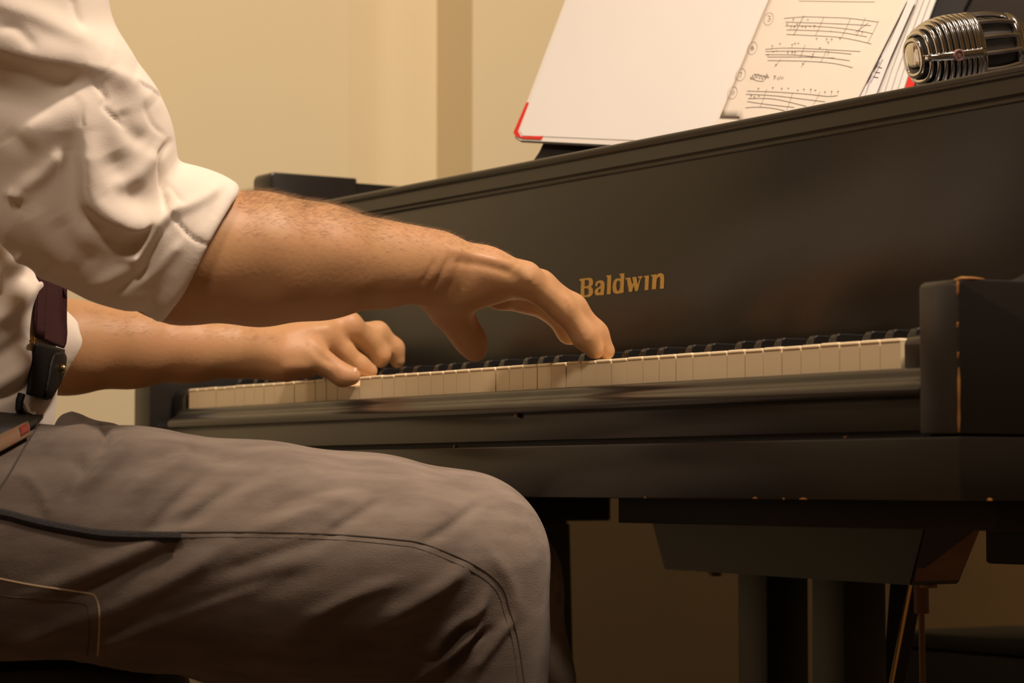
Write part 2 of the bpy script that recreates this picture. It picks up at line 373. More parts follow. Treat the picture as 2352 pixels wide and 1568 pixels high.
for i in range(NW):
    x0 = XL+KW*i+.00045; x1 = XL+KW*(i+1)-.00045; lc = rc = 0.0
    for j, bx in BLK:
        if j == i-1: lc = max(0, bx+BWID/2+.0008-x0)
        if j == i: rc = max(0, x1-(bx-BWID/2-.0008))
    o = bpy.data.objects.new('white_key', white_mesh(lc, rc, i == NW-1)); COL.objects.link(o)
    o.parent = piano; o.matrix_parent_inverse = Matrix.Translation(-piano.location)
    rz = rnd.uniform(-.0003, .0003)
    o.location = (x0, rnd.uniform(-.0003, .0003), ZT+rz)
    if i == thumb_key: o.location.z = ZT-.0090; o.location.y = -.0006; o['label'] = 'white key pressed down by the left thumb'
bm = bmesh.new(); w = BWID
ring = []
sec = [(.0000, -.004, w), (.0016, .0085, w*.93), (.0034, .0112, w*.86), (.0062, .0120, w*.84), (.093, .0120, w*.84), (.0935, -.004, w)]
prof = [(-.5, -.004), (-.5, 0), ]
def bring(y, z, ww):
    h = w/2
    return [bm.verts.new(c) for c in ((-h, y, -.006), (h, y, -.006), (ww/2, y+0, z-.0012), (ww/2-.0011, y, z), (-ww/2+.0011, y, z), (-ww/2, y, z-.0012))]
rings = [bring(.0000, .0042, w*.97), bring(.0012, .0086, w*.93), bring(.0030, .0111, w*.88), bring(.0058, .0120, w*.85), bring(.0930, .0120, w*.85)]
for a, b in zip(rings[:-1], rings[1:]):
    for k in range(6): bm.faces.new((a[k], a[(k+1) % 6], b[(k+1) % 6], b[k]))
bm.faces.new(rings[0][::-1]); bm.faces.new(rings[-1]); bmesh.ops.recalc_face_normals(bm, faces=bm.faces)
bme = bpy.data.meshes.new('black_key'); bm.to_mesh(bme); bm.free(); bme.materials.append(MATS['ebony'])
for j, bx in BLK:
    o = bpy.data.objects.new('black_key', bme); COL.objects.link(o); o.parent = piano; o.matrix_parent_inverse = Matrix.Translation(-piano.location)
    o.location = (bx, .0508, ZT)
# ---- pedal lyre: block, two posts, pedal box, braces and rods
lyre = empty('pedal_lyre', (-.64, .44, .3)); lyre.parent = piano; lyre.matrix_parent_inverse = Matrix.Translation(-piano.location)
YL = .395
bl = [(-.862, .5985), (-.858, .5655), (-.836, .5160), (-.432, .5120), (-.412, .5635), (-.408, .5985)]
bm = bmesh.new()
A = [bm.verts.new((x, YL+(.0 if z > .53 else .0), z)) for x, z in bl]; B = [bm.verts.new((x, YL+.068+(.006 if .53 < z < .57 else -.004), z)) for x, z in bl]
bm.faces.new(A[::-1]); bm.faces.new(B)
for i in range(6): bm.faces.new((A[i], A[(i+1) % 6], B[(i+1) % 6], B[i]))
bmesh.ops.recalc_face_normals(bm, faces=bm.faces)
bmesh.ops.bevel(bm, geom=[e for e in bm.edges if e.calc_face_angle(0) > .5], offset=.0015, segments=2, affect='EDGES')
shade_auto(bmobj('lyre_block', bm, 'lyre_paint', lyre))
box('lyre_post', -.7065, -.6565, YL+.002, YL+.058, .10, .518, 'lyre_paint', lyre, .002)
box('lyre_post', -.5840, -.5330, YL+.002, YL+.058, .10, .518, 'lyre_paint', lyre, .002)
box('pedal_box', -.80, -.44, YL-.02, YL+.09, .05, .12, 'lyre_paint', lyre, .003)
for x in (-.70, -.62, -.54):
    pd = [(YL-.15, .062), (YL-.15, .072), (YL-.06, .078), (YL+.02, .080), (YL+.02, .066), (YL-.06, .062)]
    prism('pedal', pd, x-.014, x+.014, 'brass_dull', lyre, bevel=.002)
YB = YL+.095
qb = [atY(x, y, YB) for x, y in ((2046, 1318), (2094, 1318), (2046, 1560), (2028, 1560))]
dv = (qb[3]-qb[0])*.9; 
pyl = [(p[0], p[2]) for p in (qb[0], qb[1], qb[2]+(qb[2]-qb[1])*.6, qb[3]+(qb[3]-qb[0])*.6)]
prism('lyre_brace', pyl, YB, YB+.02, 'black_matte', lyre, axis='y')
r0 = atY(2092, 1335, YB-.004); r1 = atY(2047, 1568, YB-.004); tube('brace_rod', [r0, r1+(r1-r0)*.7], .0024, 'brass', lyre, 10)
prism('block_end_grain', [(YL+.003, .597), (YL+.072, .597), (YL+.071, .563), (YL+.061, .516), (YL+.003, .516)], 0, .0012, 'raw_wood', lyre)
eg = bpy.data.objects[-1] if False else [o for o in bpy.data.objects if o.name.startswith('block_end_grain')][0]
for vtx in eg.data.vertices:
    z = vtx.co.z; xx = -.412+(-.432+.412)*max(0, (.5635-z)/(.5635-.512)) if z < .5635 else -.408+(-.004)*(.5985-z)/(.035)
    vtx.co.x += xx+.0002
# treble-side rod with its wooden sleeve
rx = atY(2116, 1400, YL+.03)
tube('pedal_rod', [(rx[0]+.004, rx[1], .08), (rx[0], rx[1], .515)], .0032, 'brass_dull', lyre, 10)
tube('rod_sleeve', [(rx[0]+.0006, rx[1], .4830), (rx[0], rx[1], .515)], .0075, 'raw_wood', lyre, 10)
box('rod_bracket', rx[0]-.004, rx[0]+.017, rx[1]-.006, rx[1]+.006, .5085, .5125, 'brass_dull', lyre, .0005)
p = atY(1642, 1314, YL+.02); lathe('block_screw', [(.0075, 0), (.0075, .006), (.005, .010)], (p[0], p[1], p[2]-.004), 'brass_dull', lyre, 14)
# ---- legs with their mounting blocks
def leg(x, y, zb=.5425):
    l = empty('piano_leg', (x, y, 0)); l.parent = piano; l.matrix_parent_inverse = Matrix.Translation(-piano.location)
    box('mounting_block', x-.10, x+.085, y-.085, y+.085, zb, .5985, 'black_matte', l, .003)
    bm = bmesh.new()
    for (z0, z1, h0, h1) in ((.07, zb, .058, .050),):
        A = [bm.verts.new((x+sx*h0, y+sy*h0, z0)) for sx, sy in ((-1, -1), (1, -1), (1, 1), (-1, 1))]
        B = [bm.verts.new((x+sx*h1, y+sy*h1, z1)) for sx, sy in ((-1, -1), (1, -1), (1, 1), (-1, 1))]
        bm.faces.new(A[::-1]); bm.faces.new(B)
        for i in range(4): bm.faces.new((A[i], A[(i+1) % 4], B[(i+1) % 4], B[i]))
    bmesh.ops.recalc_face_normals(bm, faces=bm.faces)
    bmesh.ops.bevel(bm, geom=bm.edges[:], offset=.004, segments=2, affect='EDGES')
    shade_auto(bmobj('shaft', bm, 'lacquer_satin', l))
    lathe('caster', [(.012, 0), (.022, .006), (.022, .05), (.018, .07)], (x, y, 0), 'brass_dull', l, 20)
leg(-.075, .335); leg(-1.185, .425, .5655); leg(-.95, 1.40)

# ================================================================ MUSIC DESK, BOOK, SHEETS
def camvec(r, u, f): w = RT*r+UP*u+FW*f; return w/np.linalg.norm(w)
BU = camvec(1, -.04, -.65); BV0 = camvec(.387, 1, .53); BV = BV0-BU*(BV0@BU); BV /= np.linalg.norm(BV)
BN = np.cross(BU, BV)                       # towards the reader
BO3 = atD(1186, 318, 2.76)
def onbook(px, py, off=0.0):
    d = ray(px, py); return CAM+d*(((BO3+BN*off-CAM)@BN)/(d@BN))
def slab(name, pxs, off, th, m, parent=None, bevel=0.0):
    """flat sheet or board whose front face lies 'off' in front of the book's back plane"""
    F = [onbook(x, y, off) for x, y in pxs]; n = len(F)
    bm = bmesh.new(); A = [bm.verts.new(p) for p in F]; B = [bm.verts.new(p-BN*th) for p in F]
    bm.faces.new(A); bm.faces.new(B[::-1])
    for i in range(n): bm.faces.new((A[i], B[i], B[(i+1) % n], A[(i+1) % n]))
    return bmobj(name, bm, m, parent)
box('desk_shelf', -1.20, -.02, .190, .56, .912, .924, 'lacquer_satin', piano, .002)
box('shelf_runner', -1.262, -1.20, .190, .56, .900, .924, 'lacquer_satin', piano, .002)
box('shelf_runner', -.02, .052, .190, .56, .900, .924, 'lacquer_satin', piano, .002)
dk = [(1192, 412), (1222, 373), (1238, 350), (1252, 320), (1262, 290), (1300, 180), (1395, -80), (1450, -170), (2560, -250), (2640, 120), (2640, 330)]
slab('music_desk', dk, -.004, .012, 'lacquer_satin', piano)
slab('desk_ledge', [(1500, 336), (2085, 356), (2083, 374), (1498, 354)], .040, .046, 'lacquer_satin', piano)
fo = [(1700, 330), (1830, -60), (2255, -60), (2213, 20), (2135, 240)]
tag(slab('music_folder', fo, .0035, .004, 'black_matte'), 'black folder peeking out behind the right side of the open book', 'folder')
book = empty('music_book', tuple(onbook(1640, 325, 0)), 'open hardback music book with white pages and red cloth corners on the piano', 'book')
lc = [(1186, 311), (1190, 303), (1306, -14), (1760, -20), (1640, 330), (1200, 320)]
slab('front_cover', [(1182, 314), (1184, 304), (1306, -20), (1775, -20), (1652, 345), (1195, 322)], .0085, .004, 'cover_white', book)
slab('endpaper', [(1200, 311), (1194, 300), (1310, -20), (1790, -20), (1660, 340), (1460, 322)], .0092, .0007, 'book_paper', book)
slab('red_corner', [(1179, 305), (1181, 299), (1209, 235), (1214, 235), (1189, 300), (1196, 313), (1247, 312), (1243, 320), (1200, 318), (1186, 313)], .0096, .0055, 'red_cloth', book)
slab('back_cover', [(1650, 345), (1775, -20), (2120, -20), (2100, 100), (2113, 150), (2066, 300), (2050, 340)], .0080, .003, 'red_cloth', book)
# the page block of the right half, fanned towards its outer edge
for k in range(7):
    dx = 14*k; o = .030-.0031*k
    slab('page', [(1652, 345), (1775, -20), (2072+dx, -20), (2005+dx, 160), (1975+dx, 255), (1955+dx, 345)], o, .0022, 'page_white' if k < 3 else 'book_paper', book)
nt = slab('page', [(1970, 262), (1990, 214), (2030, 130), (2095, -20), (2112, -20), (2046, 130), (2014, 212), (1990, 262)], .0312, .0003, 'page_white', book)
for (x0, y0), (x1, y1) in [((1966, 222), (2024, 128)), ((1992, 190), (2004, 165)), ((2000, 190), (2028, 136)), ((2004, 176), (2017, 178)), ((2009, 165), (2021, 167)), ((2014, 153), (2026, 156))]:  # first, thicker line paints the shadow in the page gap; the rest is handwriting
    tube('pen_or_shade_line', [onbook(x0, y0, .0316), onbook(x1, y1, .0316)], .0003 if x0 > 1970 else .0006, 'ink_or_gap_shade', book, 5)
# the hand-written sheet lying on the right half
sheet = empty('sheet_music', tuple(onbook(1650, 280, .033)), 'handwritten sheet of music with circled numbers lying on the open book', 'sheet music')
SO = .0335
def sheetpoint(px, py):            # slight wave in the paper
    w = .0012*math.sin((px-1650)*.012)+.0010*math.sin(py*.016+px*.006)
    return onbook(px, py, SO+w)
gx, gy = 26, 22; v = []; f = []
for j in range(gy+1):
    for i in range(gx+1):
        t = j/gy; s = i/gx; y = -20+t*372
        xl = 1773-(t*372)*.415; xr = 2094-(t*372)*.50+ (t*372)*.0
        if t*372 > 296: xl += 0
        v.append(sheetpoint(xl+(xr-xl)*s, y if t < 1 else y))
for j in range(gy):
    for i in range(gx):
        a = j*(gx+1)+i; f.append((a, a+gx+1, a+gx+2, a+1))
# keep only what lies above the sheet's bottom edge
E0 = np.array([1648., 276.]);
keep = []
pp = []
for j in range(gy+1):
    for i in range(gx+1):
        t = j/gy; s = i/gx; y = -20+t*372; xl = 1773-(t*372)*.415; xr = 2094-(t*372)*.50; pp.append((xl+(xr-xl)*s, y))
f2 = [q for q in f if all(pp[k][1] < 282+.06*(pp[k][0]-1648) for k in q)]
po = pyobj('paper', v, f2, 'sheet_paper', sheet, True)
md = po.modifiers.new('thick', 'SOLIDIFY'); md.thickness = .0004
def z2(x, y): return (x/3.92+1600, y/3.92)        # coordinates read in an enlarged view
SV = []; SF = []
def stroke(pts, w=.00055):
    w *= .55
    P = [onbook(*z2(*p), SO+.0012*math.sin((z2(*p)[0]-1650)*.012)+.0010*math.sin(z2(*p)[1]*.016+z2(*p)[0]*.006)+.0003) for p in pts]
    vv, ff = tube_data(P, w, 4, True, .35); b = len(SV); SV.extend(vv); SF.extend([tuple(k+b for k in q) for q in ff])
def circ(cx, cy, rx, ry, w=.00035, tilt=.35):
    stroke([(cx+rx*math.cos(a)-tilt*ry*math.sin(a)*.5, cy+ry*math.sin(a)) for a in np.linspace(0, 6.4, 22)], w)
rs = random.Random(11)
staves = [
 [[(785, 165), (880, 156), (985, 150), (1180, 155), (1380, 164), (1630, 196)], [(800, 197), (1000, 203), (1250, 212), (1570, 228)], [(800, 232), (1000, 232), (1250, 248), (1440, 272), (1588, 302)], [(810, 268), (1000, 272), (1280, 288), (1535, 330)], [(810, 308), (1100, 322), (1280, 334), (1440, 362), (1575, 394)]],
 [[(618, 443), (760, 432), (1000, 436), (1475, 462)], [(620, 462), (900, 458), (1200, 468), (1395, 486)], [(618, 490), (900, 494), (1130, 516), (1240, 520)], [(640, 512), (1000, 512), (1200, 522), (1380, 544)], [(640, 543), (1000, 550), (1240, 570), (1405, 607)]],
 [[(455, 818), (700, 826), (1000, 846), (1180, 866), (1270, 858)], [(445, 846), (700, 860), (1000, 895), (1160, 915)], [(465, 885), (700, 890), (990, 955)], [(455, 912), (650, 940), (880, 965)], [(440, 968), (560, 962), (680, 972), (795, 995)]],
]
for st_ in staves:
    for ln in st_: stroke([tuple(p) for p in catmull(ln, 4)], .0006)
for a, b, w in [((965, 140), (872, 318), .0009), ((1145, 155), (1070, 320), .0006), ((1385, 168), (1305, 335), .0006), ((1520, 160), (1435, 325), .0006), ((1640, 185), (1540, 385), .0006), ((1545, 205), (1430, 290), .0006),
                ((978, 400), (930, 520), .0005), ((1175, 440), (1115, 565), .0006), ((760, 530), (700, 600), .0005), ((985, 545), (940, 605), .0005), ((1060, 460), (1035, 530), .0005),
                ((632, 800), (570, 970), .0005), ((865, 835), (810, 990), .0005), ((1112, 825), (1050, 945), .0005), ((920, 8), (1605, 16), .0005)]: stroke([a, ((a[0]+b[0])/2+3, (a[1]+b[1])/2), b], w)
for cx, cy in [(815, 215), (850, 235), (880, 240), (905, 215), (950, 240), (980, 242), (1020, 238), (1060, 230), (1000, 178), (870, 172), (1080, 345), (1170, 350), (1215, 352), (1290, 345), (1210, 282), (1490, 285), (1185, 378),
               (640, 490), (690, 465), (715, 460), (820, 470), (860, 468), (885, 470), (950, 460), (1045, 490), (1110, 430), (1185, 465), (680, 412), (750, 392), (860, 400), (885, 390), (915, 390), (715, 580), (955, 572),
               (490, 860), (520, 870), (560, 865), (555, 795), (685, 788), (765, 795), (825, 795), (910, 812), (965, 802), (1028, 803), (1068, 812), (1155, 825), (1215, 822), (1272, 822)]:
    L = rs.uniform(14, 34); stroke([(cx-6, cy), (cx+8, cy-3), (cx+4, cy+3)], .0009)
    if rs.random() < .7: stroke([(cx+6, cy-2), (cx+6-L*.35, cy+L)], .0005)
for cx, cy in [(648, 170), (502, 434), (397, 672), (323, 835)]: circ(cx, cy, 42, 56)
stroke([(640, 140), (665, 145), (650, 168), (668, 170), (655, 192), (638, 188)]); stroke([(500, 412), (515, 425), (488, 440), (505, 455), (518, 440), (492, 428), (500, 412)])
stroke([(385, 655), (408, 652), (398, 695)]); stroke([(305, 820), (298, 852)]); circ(330, 836, 11, 14)
stroke([(485+i*7, 690+22*math.sin(i*1.7)+8*math.sin(i*.5)) for i in range(25)], .0008); stroke([(490, 700+0), (540, 725), (600, 732), (640, 690), (520, 665), (500, 690)], .0006)
stroke([(718, 680), (695, 684), (712, 700), (690, 715)]); circ(735, 705, 9, 10); stroke([(757, 680), (748, 715)]); circ(772, 702, 8, 10)
pyobj('handwriting', SV, SF, 'ink', sheet)
tag(slab('loose_sheet', [(1644, 282), (1650, 292), (1663, 300), (1760, 310), (1800, 280), (1790, 60), (1755, 15)], .0328, .0006, 'sheet_paper'), 'loose paper corner showing under the handwritten sheet', 'paper')

# ================================================================ MICROPHONE
MD = 2.285
mic = empty('microphone', tuple(atD(2225, 118, MD)), 'chrome vintage ribbed microphone behind the right end of the fallboard', 'microphone')
ax = camvec(1, .16, .42); mu0 = camvec(-.12, 1, .05); mu = mu0-ax*(mu0@ax); mu /= np.linalg.norm(mu); mw = np.cross(ax, mu)
mo = atD(2096, 134, MD-.020)        # middle of the domed end
LM = .112
def mprof(s):                        # half size along the body, s in 0..1
    if s < .36: return .40+.60*(1-(1-s/.36)**2.4)**.8
    if s < .62: return 1.0
    return 1.0-.30*((s-.62)/.38)**1.7
def mpt(s, a, k=1.0, bulge=0.0):
    n = 2.6; c, d = math.cos(a), math.sin(a)
    rr = (abs(c)**n+abs(d)**n)**(-1/n); p = mprof(s)*k
    return mo+ax*(s*LM)+mu*(.0325*p*rr*d+bulge*d)+mw*(.0285*p*rr*c+bulge*c)
def ring(name, s, r, m, flat=1.0, k=1.0):
    vs = []; fs = []; na, nr = 64, 8
    for i in range(na):
        a = 2*math.pi*i/na; p = mpt(s, a, k); ctr = mo+ax*(s*LM); rad = (p-ctr)/np.linalg.norm(p-ctr)
        for j in range(nr):
            b = 2*math.pi*j/nr; vs.append(p+ax*(r*math.cos(b))+rad*(r*flat*math.sin(b)))
    for i in range(na):
        for j in range(nr): fs.append((i*nr+j, ((i+1) % na)*nr+j, ((i+1) % na)*nr+(j+1) % nr, i*nr+(j+1) % nr))
    return pyobj(name, vs, fs, m, mic, True)
# dark core
vs = []; fs = []; ss = np.linspace(.0, 1, 24)
for s in ss:
    for i in range(32): vs.append(mpt(s*.97+.01, 2*math.pi*i/32, .86))
for j in range(23):
    for i in range(32): fs.append((j*32+i, j*32+(i+1) % 32, (j+1)*32+(i+1) % 32, (j+1)*32+i))
fs.append(tuple(range(32))); fs.append(tuple(23*32+i for i in range(32)))
pyobj('screen', vs, fs, 'mic_dark', mic, True)
vs = []; fs = []
for j, (kk, ds) in enumerate([(1.0, .012), (.85, -.004), (.6, -.016), (.3, -.022)]):
    for i in range(32): vs.append(mpt(.012, 2*math.pi*i/32, kk)+ax*((ds-.012)*LM))
for j in range(3):
    for i in range(32): fs.append((j*32+i, j*32+(i+1) % 32, (j+1)*32+(i+1) % 32, (j+1)*32+i))
fs.append(tuple(3*32+i for i in range(32))); pyobj('crown', vs, fs, 'chrome', mic, True)
vs = []; fs = []; sc_ = np.linspace(.885, 1.0, 6)
for s in sc_:
    for i in range(40): vs.append(mpt(s, 2*math.pi*i/40, 1.07))
for j in range(5):
    for i in range(40): fs.append((j*40+i, j*40+(i+1) % 40, (j+1)*40+(i+1) % 40, (j+1)*40+i))
fs.append(tuple(5*40+i for i in range(40))); pyobj('back_shell', vs, fs, 'chrome', mic, True)
for k in range(10): ring('rib', .012+k*.0495, .0021, 'chrome', 1.25)
ring('band', .505, .0036, 'chrome', .8)
ring('band', .895, .0050, 'chrome', .8)
for k in range(14):
    a = 2*math.pi*(k+.5)/14
    tube('bar', [mpt(s, a) for s in np.linspace(.515, .935, 9)], .0036, 'chrome', mic, 8, .75)
for a in (math.pi-.05,):
    pass
# cross band with its small round badge, on the side towards the room
aB = math.radians(180+2)
best = min(np.linspace(0, 2*math.pi, 360), key=lambda a: -((CAM-mpt(.25, a))@((mpt(.25, a)-(mo+ax*.25*LM)))))
aB = best+.10
vs = []; fs = []
for i, s in enumerate(np.linspace(.02, .505, 14)):
    for da, bl in ((-.085, .0012), (-.05, .0024), (.05, .0024), (.085, .0012)): vs.append(mpt(s, aB+da, 1.0, bl))
for i in range(13):
    for j in range(3): fs.append((i*4+j, i*4+j+1, (i+1)*4+j+1, (i+1)*4+j))
ob = pyobj('cross_band', vs, fs, 'chrome', mic, True); ob.modifiers.new('t', 'SOLIDIFY').thickness = .002
pb = mpt(.25, aB, 1.0, .004); nb = pb-(mo+ax*.25*LM); nb /= np.linalg.norm(nb)
bd = lathe('badge', [(.0052, -.003), (.0056, 0), (.0050, .0010), (.0036, .0010), (.0034, .0004), (.0020, .0004), (.0018, .0009), (0.0001, .0009)], tuple(pb), 'mic_badge', mic, 24, tuple(nb))
# neck, swivel and yoke
n0 = mpt(.955, 0, .0); na_ = mo+ax*LM
tube('neck', [mo+ax*(LM*.97), mo+ax*(LM*1.05), mo+ax*(LM*1.14)], [.022, .019, .012], 'chrome', mic, 24, .9)
tube('swivel', [mo+ax*(LM*1.16)-mw*.014, mo+ax*(LM*1.16)+mw*.014], .009, 'chrome', mic, 20)
stand = empty('microphone_stand', (.42, .62, 0), 'microphone stand rising beyond the treble end of the piano', 'stand')
e = mo+ax*(LM*1.18)
tube('boom', [e, e+np.array([.02, .02, .004]), np.array([.25, .55, 1.14]), np.array([.42, .62, 1.16])], .006, 'chrome', stand, 12)
tube('pole', [(.42, .62, .02), (.42, .62, 1.18)], .009, 'steel_grey', stand, 14)
lathe('foot', [(.14, 0), (.14, .012), (.05, .022), (.015, .03)], (.42, .62, 0), 'black_matte', stand, 32)

# ================================================================ BOX BEHIND THE PIANO, STOOL
q0 = atY(2060, 1441, 1.05); q1 = atY(2352, 1474, 1.05)
case = empty('black_case', (q0[0]+.27, 1.16, 0), 'low black case standing on the floor beyond the piano lyre', 'case')
zc = (q0[2]+q1[2])/2
box('body', q0[0], q0[0]+.55, 1.05, 1.27, 0.0, zc-.024, 'box_black', case, .004)
box('lid', q0[0]-.004, q0[0]+.554, 1.046, 1.274, zc-.022, zc, 'box_black', case, .004)

# ================================================================ SOFT SHAPES (signed distance fields -> one continuous mesh)
class Cone:
    """tapered capsule; n,s: squash factor s along unit vector n"""
    def __init__(self, a, b, ra, rb, k=.01, op='u', n=None, s=1.0):
        self.a = np.array(a, float); self.b = np.array(b, float); self.ra, self.rb, self.k, self.op = ra, rb, k, op
        self.n = None if n is None else np.array(n, float)/np.linalg.norm(n); self.s = s
    def d(self, P):
        q = P-self.a; ba = self.b-self.a
        if self.n is not None:
            q = q+np.outer(q@self.n, self.n)*(1/self.s-1); ba = ba+self.n*((ba@self.n)*(1/self.s-1))
        L2 = ba@ba
        h = np.clip(q@ba/L2, 0, 1) if L2 > 1e-12 else np.zeros(len(q))
        d = np.sqrt(((q-h[:, None]*ba)**2).sum(1))-(self.ra+(self.rb-self.ra)*h)
        return d*min(1.0, self.s)
class Plane:
    def __init__(self, p, n, k=.004): self.p = np.array(p, float); self.n = np.array(n, float)/np.linalg.norm(n); self.k = k; self.op = 'i'
    def d(self, P): return (P-self.p)@self.n
class Cyl:
    def __init__(self, c, r, zt, k=.004): self.c = np.array(c, float); self.r = r; self.zt = zt; self.k = k; self.op = 's'
    def d(self, P): return np.maximum(np.hypot(P[:, 0]-self.c[0], P[:, 1]-self.c[1])-self.r, P[:, 2]-self.zt)
def smin(a, b, k):
    h = np.maximum(k-np.abs(a-b), 0)/k; return np.minimum(a, b)-h*h*k*.25
def smax(a, b, k): return -smin(-a, -b, k)
def sdf(groups, P, masks=None, gk=.012):
    tot = None
    for gi, g in enumerate(groups):
        d = None
        for pi, pr in enumerate(g):
            if masks is not None and not masks[gi][pi]: continue
            e = pr.d(P)
            if d is None:
                if pr.op == 'u': d = e
                continue
            d = smin(d, e, pr.k) if pr.op == 'u' else (smax(d, -e, pr.k) if pr.op == 's' else smax(d, e, pr.k))
        if d is None: continue
        tot = d if tot is None else smin(tot, d, gk)
    return np.full(len(P), 1.0) if tot is None else tot
def march(groups, pxs, d0=1.6, d1=3.3, gk=.012):
    """where the lines of sight of measured pixels meet the shape"""
    R = np.array([ray(x, y) for x, y in pxs]); nr = np.linalg.norm(R, axis=1); R = R/nr[:, None]
    t = np.full(len(R), d0); best = np.full(len(R), 9.0); bt = t.copy()
    for _ in range(90):
        e = sdf(groups, CAM+R*t[:, None], None, gk); up = np.abs(e) < best; best[up] = np.abs(e)[up]; bt[up] = t[up]
        t = np.minimum(t+e*.75, d1)
    return CAM+R*bt[:, None]
def polygonise(groups, vox, gk=.012, B=14):
    lo = []; hi = []
    for g in groups:
        for p in g:
            if isinstance(p, Cone) and p.op == 'u':
                r = max(p.ra, p.rb)*max(1, p.s)+vox*3; lo += [p.a-r, p.b-r]; hi += [p.a+r, p.b+r]
    lo = np.min(lo, axis=0); hi = np.max(hi, axis=0); bs = B*vox; nb = np.ceil((hi-lo)/bs).astype(int)+1
    G = np.stack(np.meshgrid(*[np.arange(n) for n in nb], indexing='ij'), -1).reshape(-1, 3)
    Cn = lo+(G+.5)*bs; r = bs*.5*math.sqrt(3)
    pd = [[p.d(Cn) for p in g] for g in groups]
    dc = sdf(groups, Cn, None, gk)
    act = np.where(np.abs(dc) < r*1.25+.004)[0]
    NX = (nb*B+3).astype(np.int64)
    def gid(c): return (c[..., 0]*NX[1]+c[..., 1])*NX[2]+c[..., 2]
    loc = np.stack(np.meshgrid(*[np.arange(B+1)]*3, indexing='ij'), -1)
    allid = []; allv = []; quads = []
    corners = [(i, j, k) for i in (0, 1) for j in (0, 1) for k in (0, 1)]
    edges = [(0, 1), (2, 3), (4, 5), (6, 7), (0, 2), (1, 3), (4, 6), (5, 7), (0, 4), (1, 5), (2, 6), (3, 7)]
    for bi in act:
        masks = [[(not isinstance(p, Cone)) or pd[gi][pi][bi] < r+p.k+gk+.004 for pi, p in enumerate(g)] for gi, g in enumerate(groups)]
        for gi, g in enumerate(groups):
            if not any(m and isinstance(p, Cone) and p.op == 'u' for m, p in zip(masks[gi], g)): masks[gi] = [False]*len(g)
        base = G[bi]*B; idx = (loc+base).reshape(-1, 3)
        val = sdf(groups, lo+idx*vox, masks, gk).reshape(B+1, B+1, B+1)
        cv = np.stack([val[i:i+B, j:j+B, k:k+B] for i, j, k in corners], -1)
        ins = cv < 0; mix = ins.any(-1) & ~ins.all(-1)
        if not mix.any(): continue
        cc = np.argwhere(mix); vv = cv[mix]; acc = np.zeros((len(cc), 3)); cnt = np.zeros(len(cc))
        for e0, e1 in edges:
            a, b = vv[:, e0], vv[:, e1]; m = (a < 0) != (b < 0); t = np.where(m, a/np.where(m, a-b, 1), 0)
            p0 = np.array(corners[e0]); p1 = np.array(corners[e1]); acc += np.where(m[:, None], p0+t[:, None]*(p1-p0), 0); cnt += m
        allid.append(gid(cc+base)); allv.append(lo+(cc+base+acc/cnt[:, None])*vox)
        for ax_ in range(3):
            sl0 = [slice(0, B)]*3; sl1 = [slice(0, B)]*3; sl1[ax_] = slice(1, B+1)
            a = val[tuple(sl0)] < 0; b = val[tuple(sl1)] < 0
            ed = np.argwhere(a != b)
            if len(ed) == 0: continue
            fl = a[tuple(ed.T)]; c = ed+base; u = np.zeros(3, int); w = np.zeros(3, int); u[(ax_+1) % 3] = 1; w[(ax_+2) % 3] = 1
            q = np.stack([gid(c), gid(c-u), gid(c-u-w), gid(c-w)], -1)
            q[~fl] = q[~fl][:, ::-1]; quads.append(q)
    ids = np.concatenate(allid); V = np.concatenate(allv); o = np.argsort(ids); ids = ids[o]; V = V[o]
    Q = np.concatenate(quads); pos = np.searchsorted(ids, Q); pos = np.clip(pos, 0, len(ids)-1); ok = (ids[pos] == Q).all(1)
    return V, pos[ok]
def fast_mesh(name, V, Q):
    me = bpy.data.meshes.new(name); me.vertices.add(len(V)); me.vertices.foreach_set('co', V.astype(np.float32).ravel())
    me.loops.add(len(Q)*4); me.loops.foreach_set('vertex_index', Q.astype(np.int32).ravel())
    me.polygons.add(len(Q)); me.polygons.foreach_set('loop_start', np.arange(0, len(Q)*4, 4, dtype=np.int32))
    me.polygons.foreach_set('use_smooth', np.ones(len(Q), dtype=bool)); me.update(calc_edges=True); me.validate(); return me
def relax(V, Q, it=1, lam=.5):
    for _ in range(it):
        acc = np.zeros_like(V); cnt = np.zeros(len(V))
        for a in range(4):
            i, j = Q[:, a], Q[:, (a+1) % 4]; np.add.at(acc, i, V[j]); np.add.at(cnt, i, 1); np.add.at(acc, j, V[i]); np.add.at(cnt, j, 1)
        V = V+lam*(acc/np.maximum(cnt, 1)[:, None]-V)
    return V
def chain(pts, rs, k=.006, n=None, s=1.0, op='u'):
    return [Cone(pts[i], pts[i+1], rs[i], rs[i+1], k, op, n, s) for i in range(len(pts)-1)]
def fold(groups, gi, pxs, r, height, k, op='u', step=3, taper=True):
    """a ridge (or crease, op 's') laid along the surface of group gi"""
    pts = catmull([np.array(p, float) for p in pxs], step); S = march([groups[gi]], pts)
    eps = 1e-3; N = np.stack([(sdf([groups[gi]], S+np.eye(3)[i]*eps)-sdf([groups[gi]], S-np.eye(3)[i]*eps))/(2*eps) for i in range(3)], -1)
    N /= np.linalg.norm(N, axis=1)[:, None]+1e-9
    C = S+N*(height-r) if op == 'u' else S+N*(r-height)
    n = len(C); out = []; sg = 1 if op == 'u' else -1
    F = [math.sin(math.pi*(.04+.92*i/(n-1)))**.7 if taper else 1.0 for i in range(n)]
    sink = (height+.35*k)
    for i in range(n-1):
        out.append(Cone(C[i]-N[i]*(1-F[i])*sink*sg, C[i+1]-N[i+1]*(1-F[i+1])*sink*sg, r*(.5+.5*F[i]), r*(.5+.5*F[i+1]), k, op))
    return out
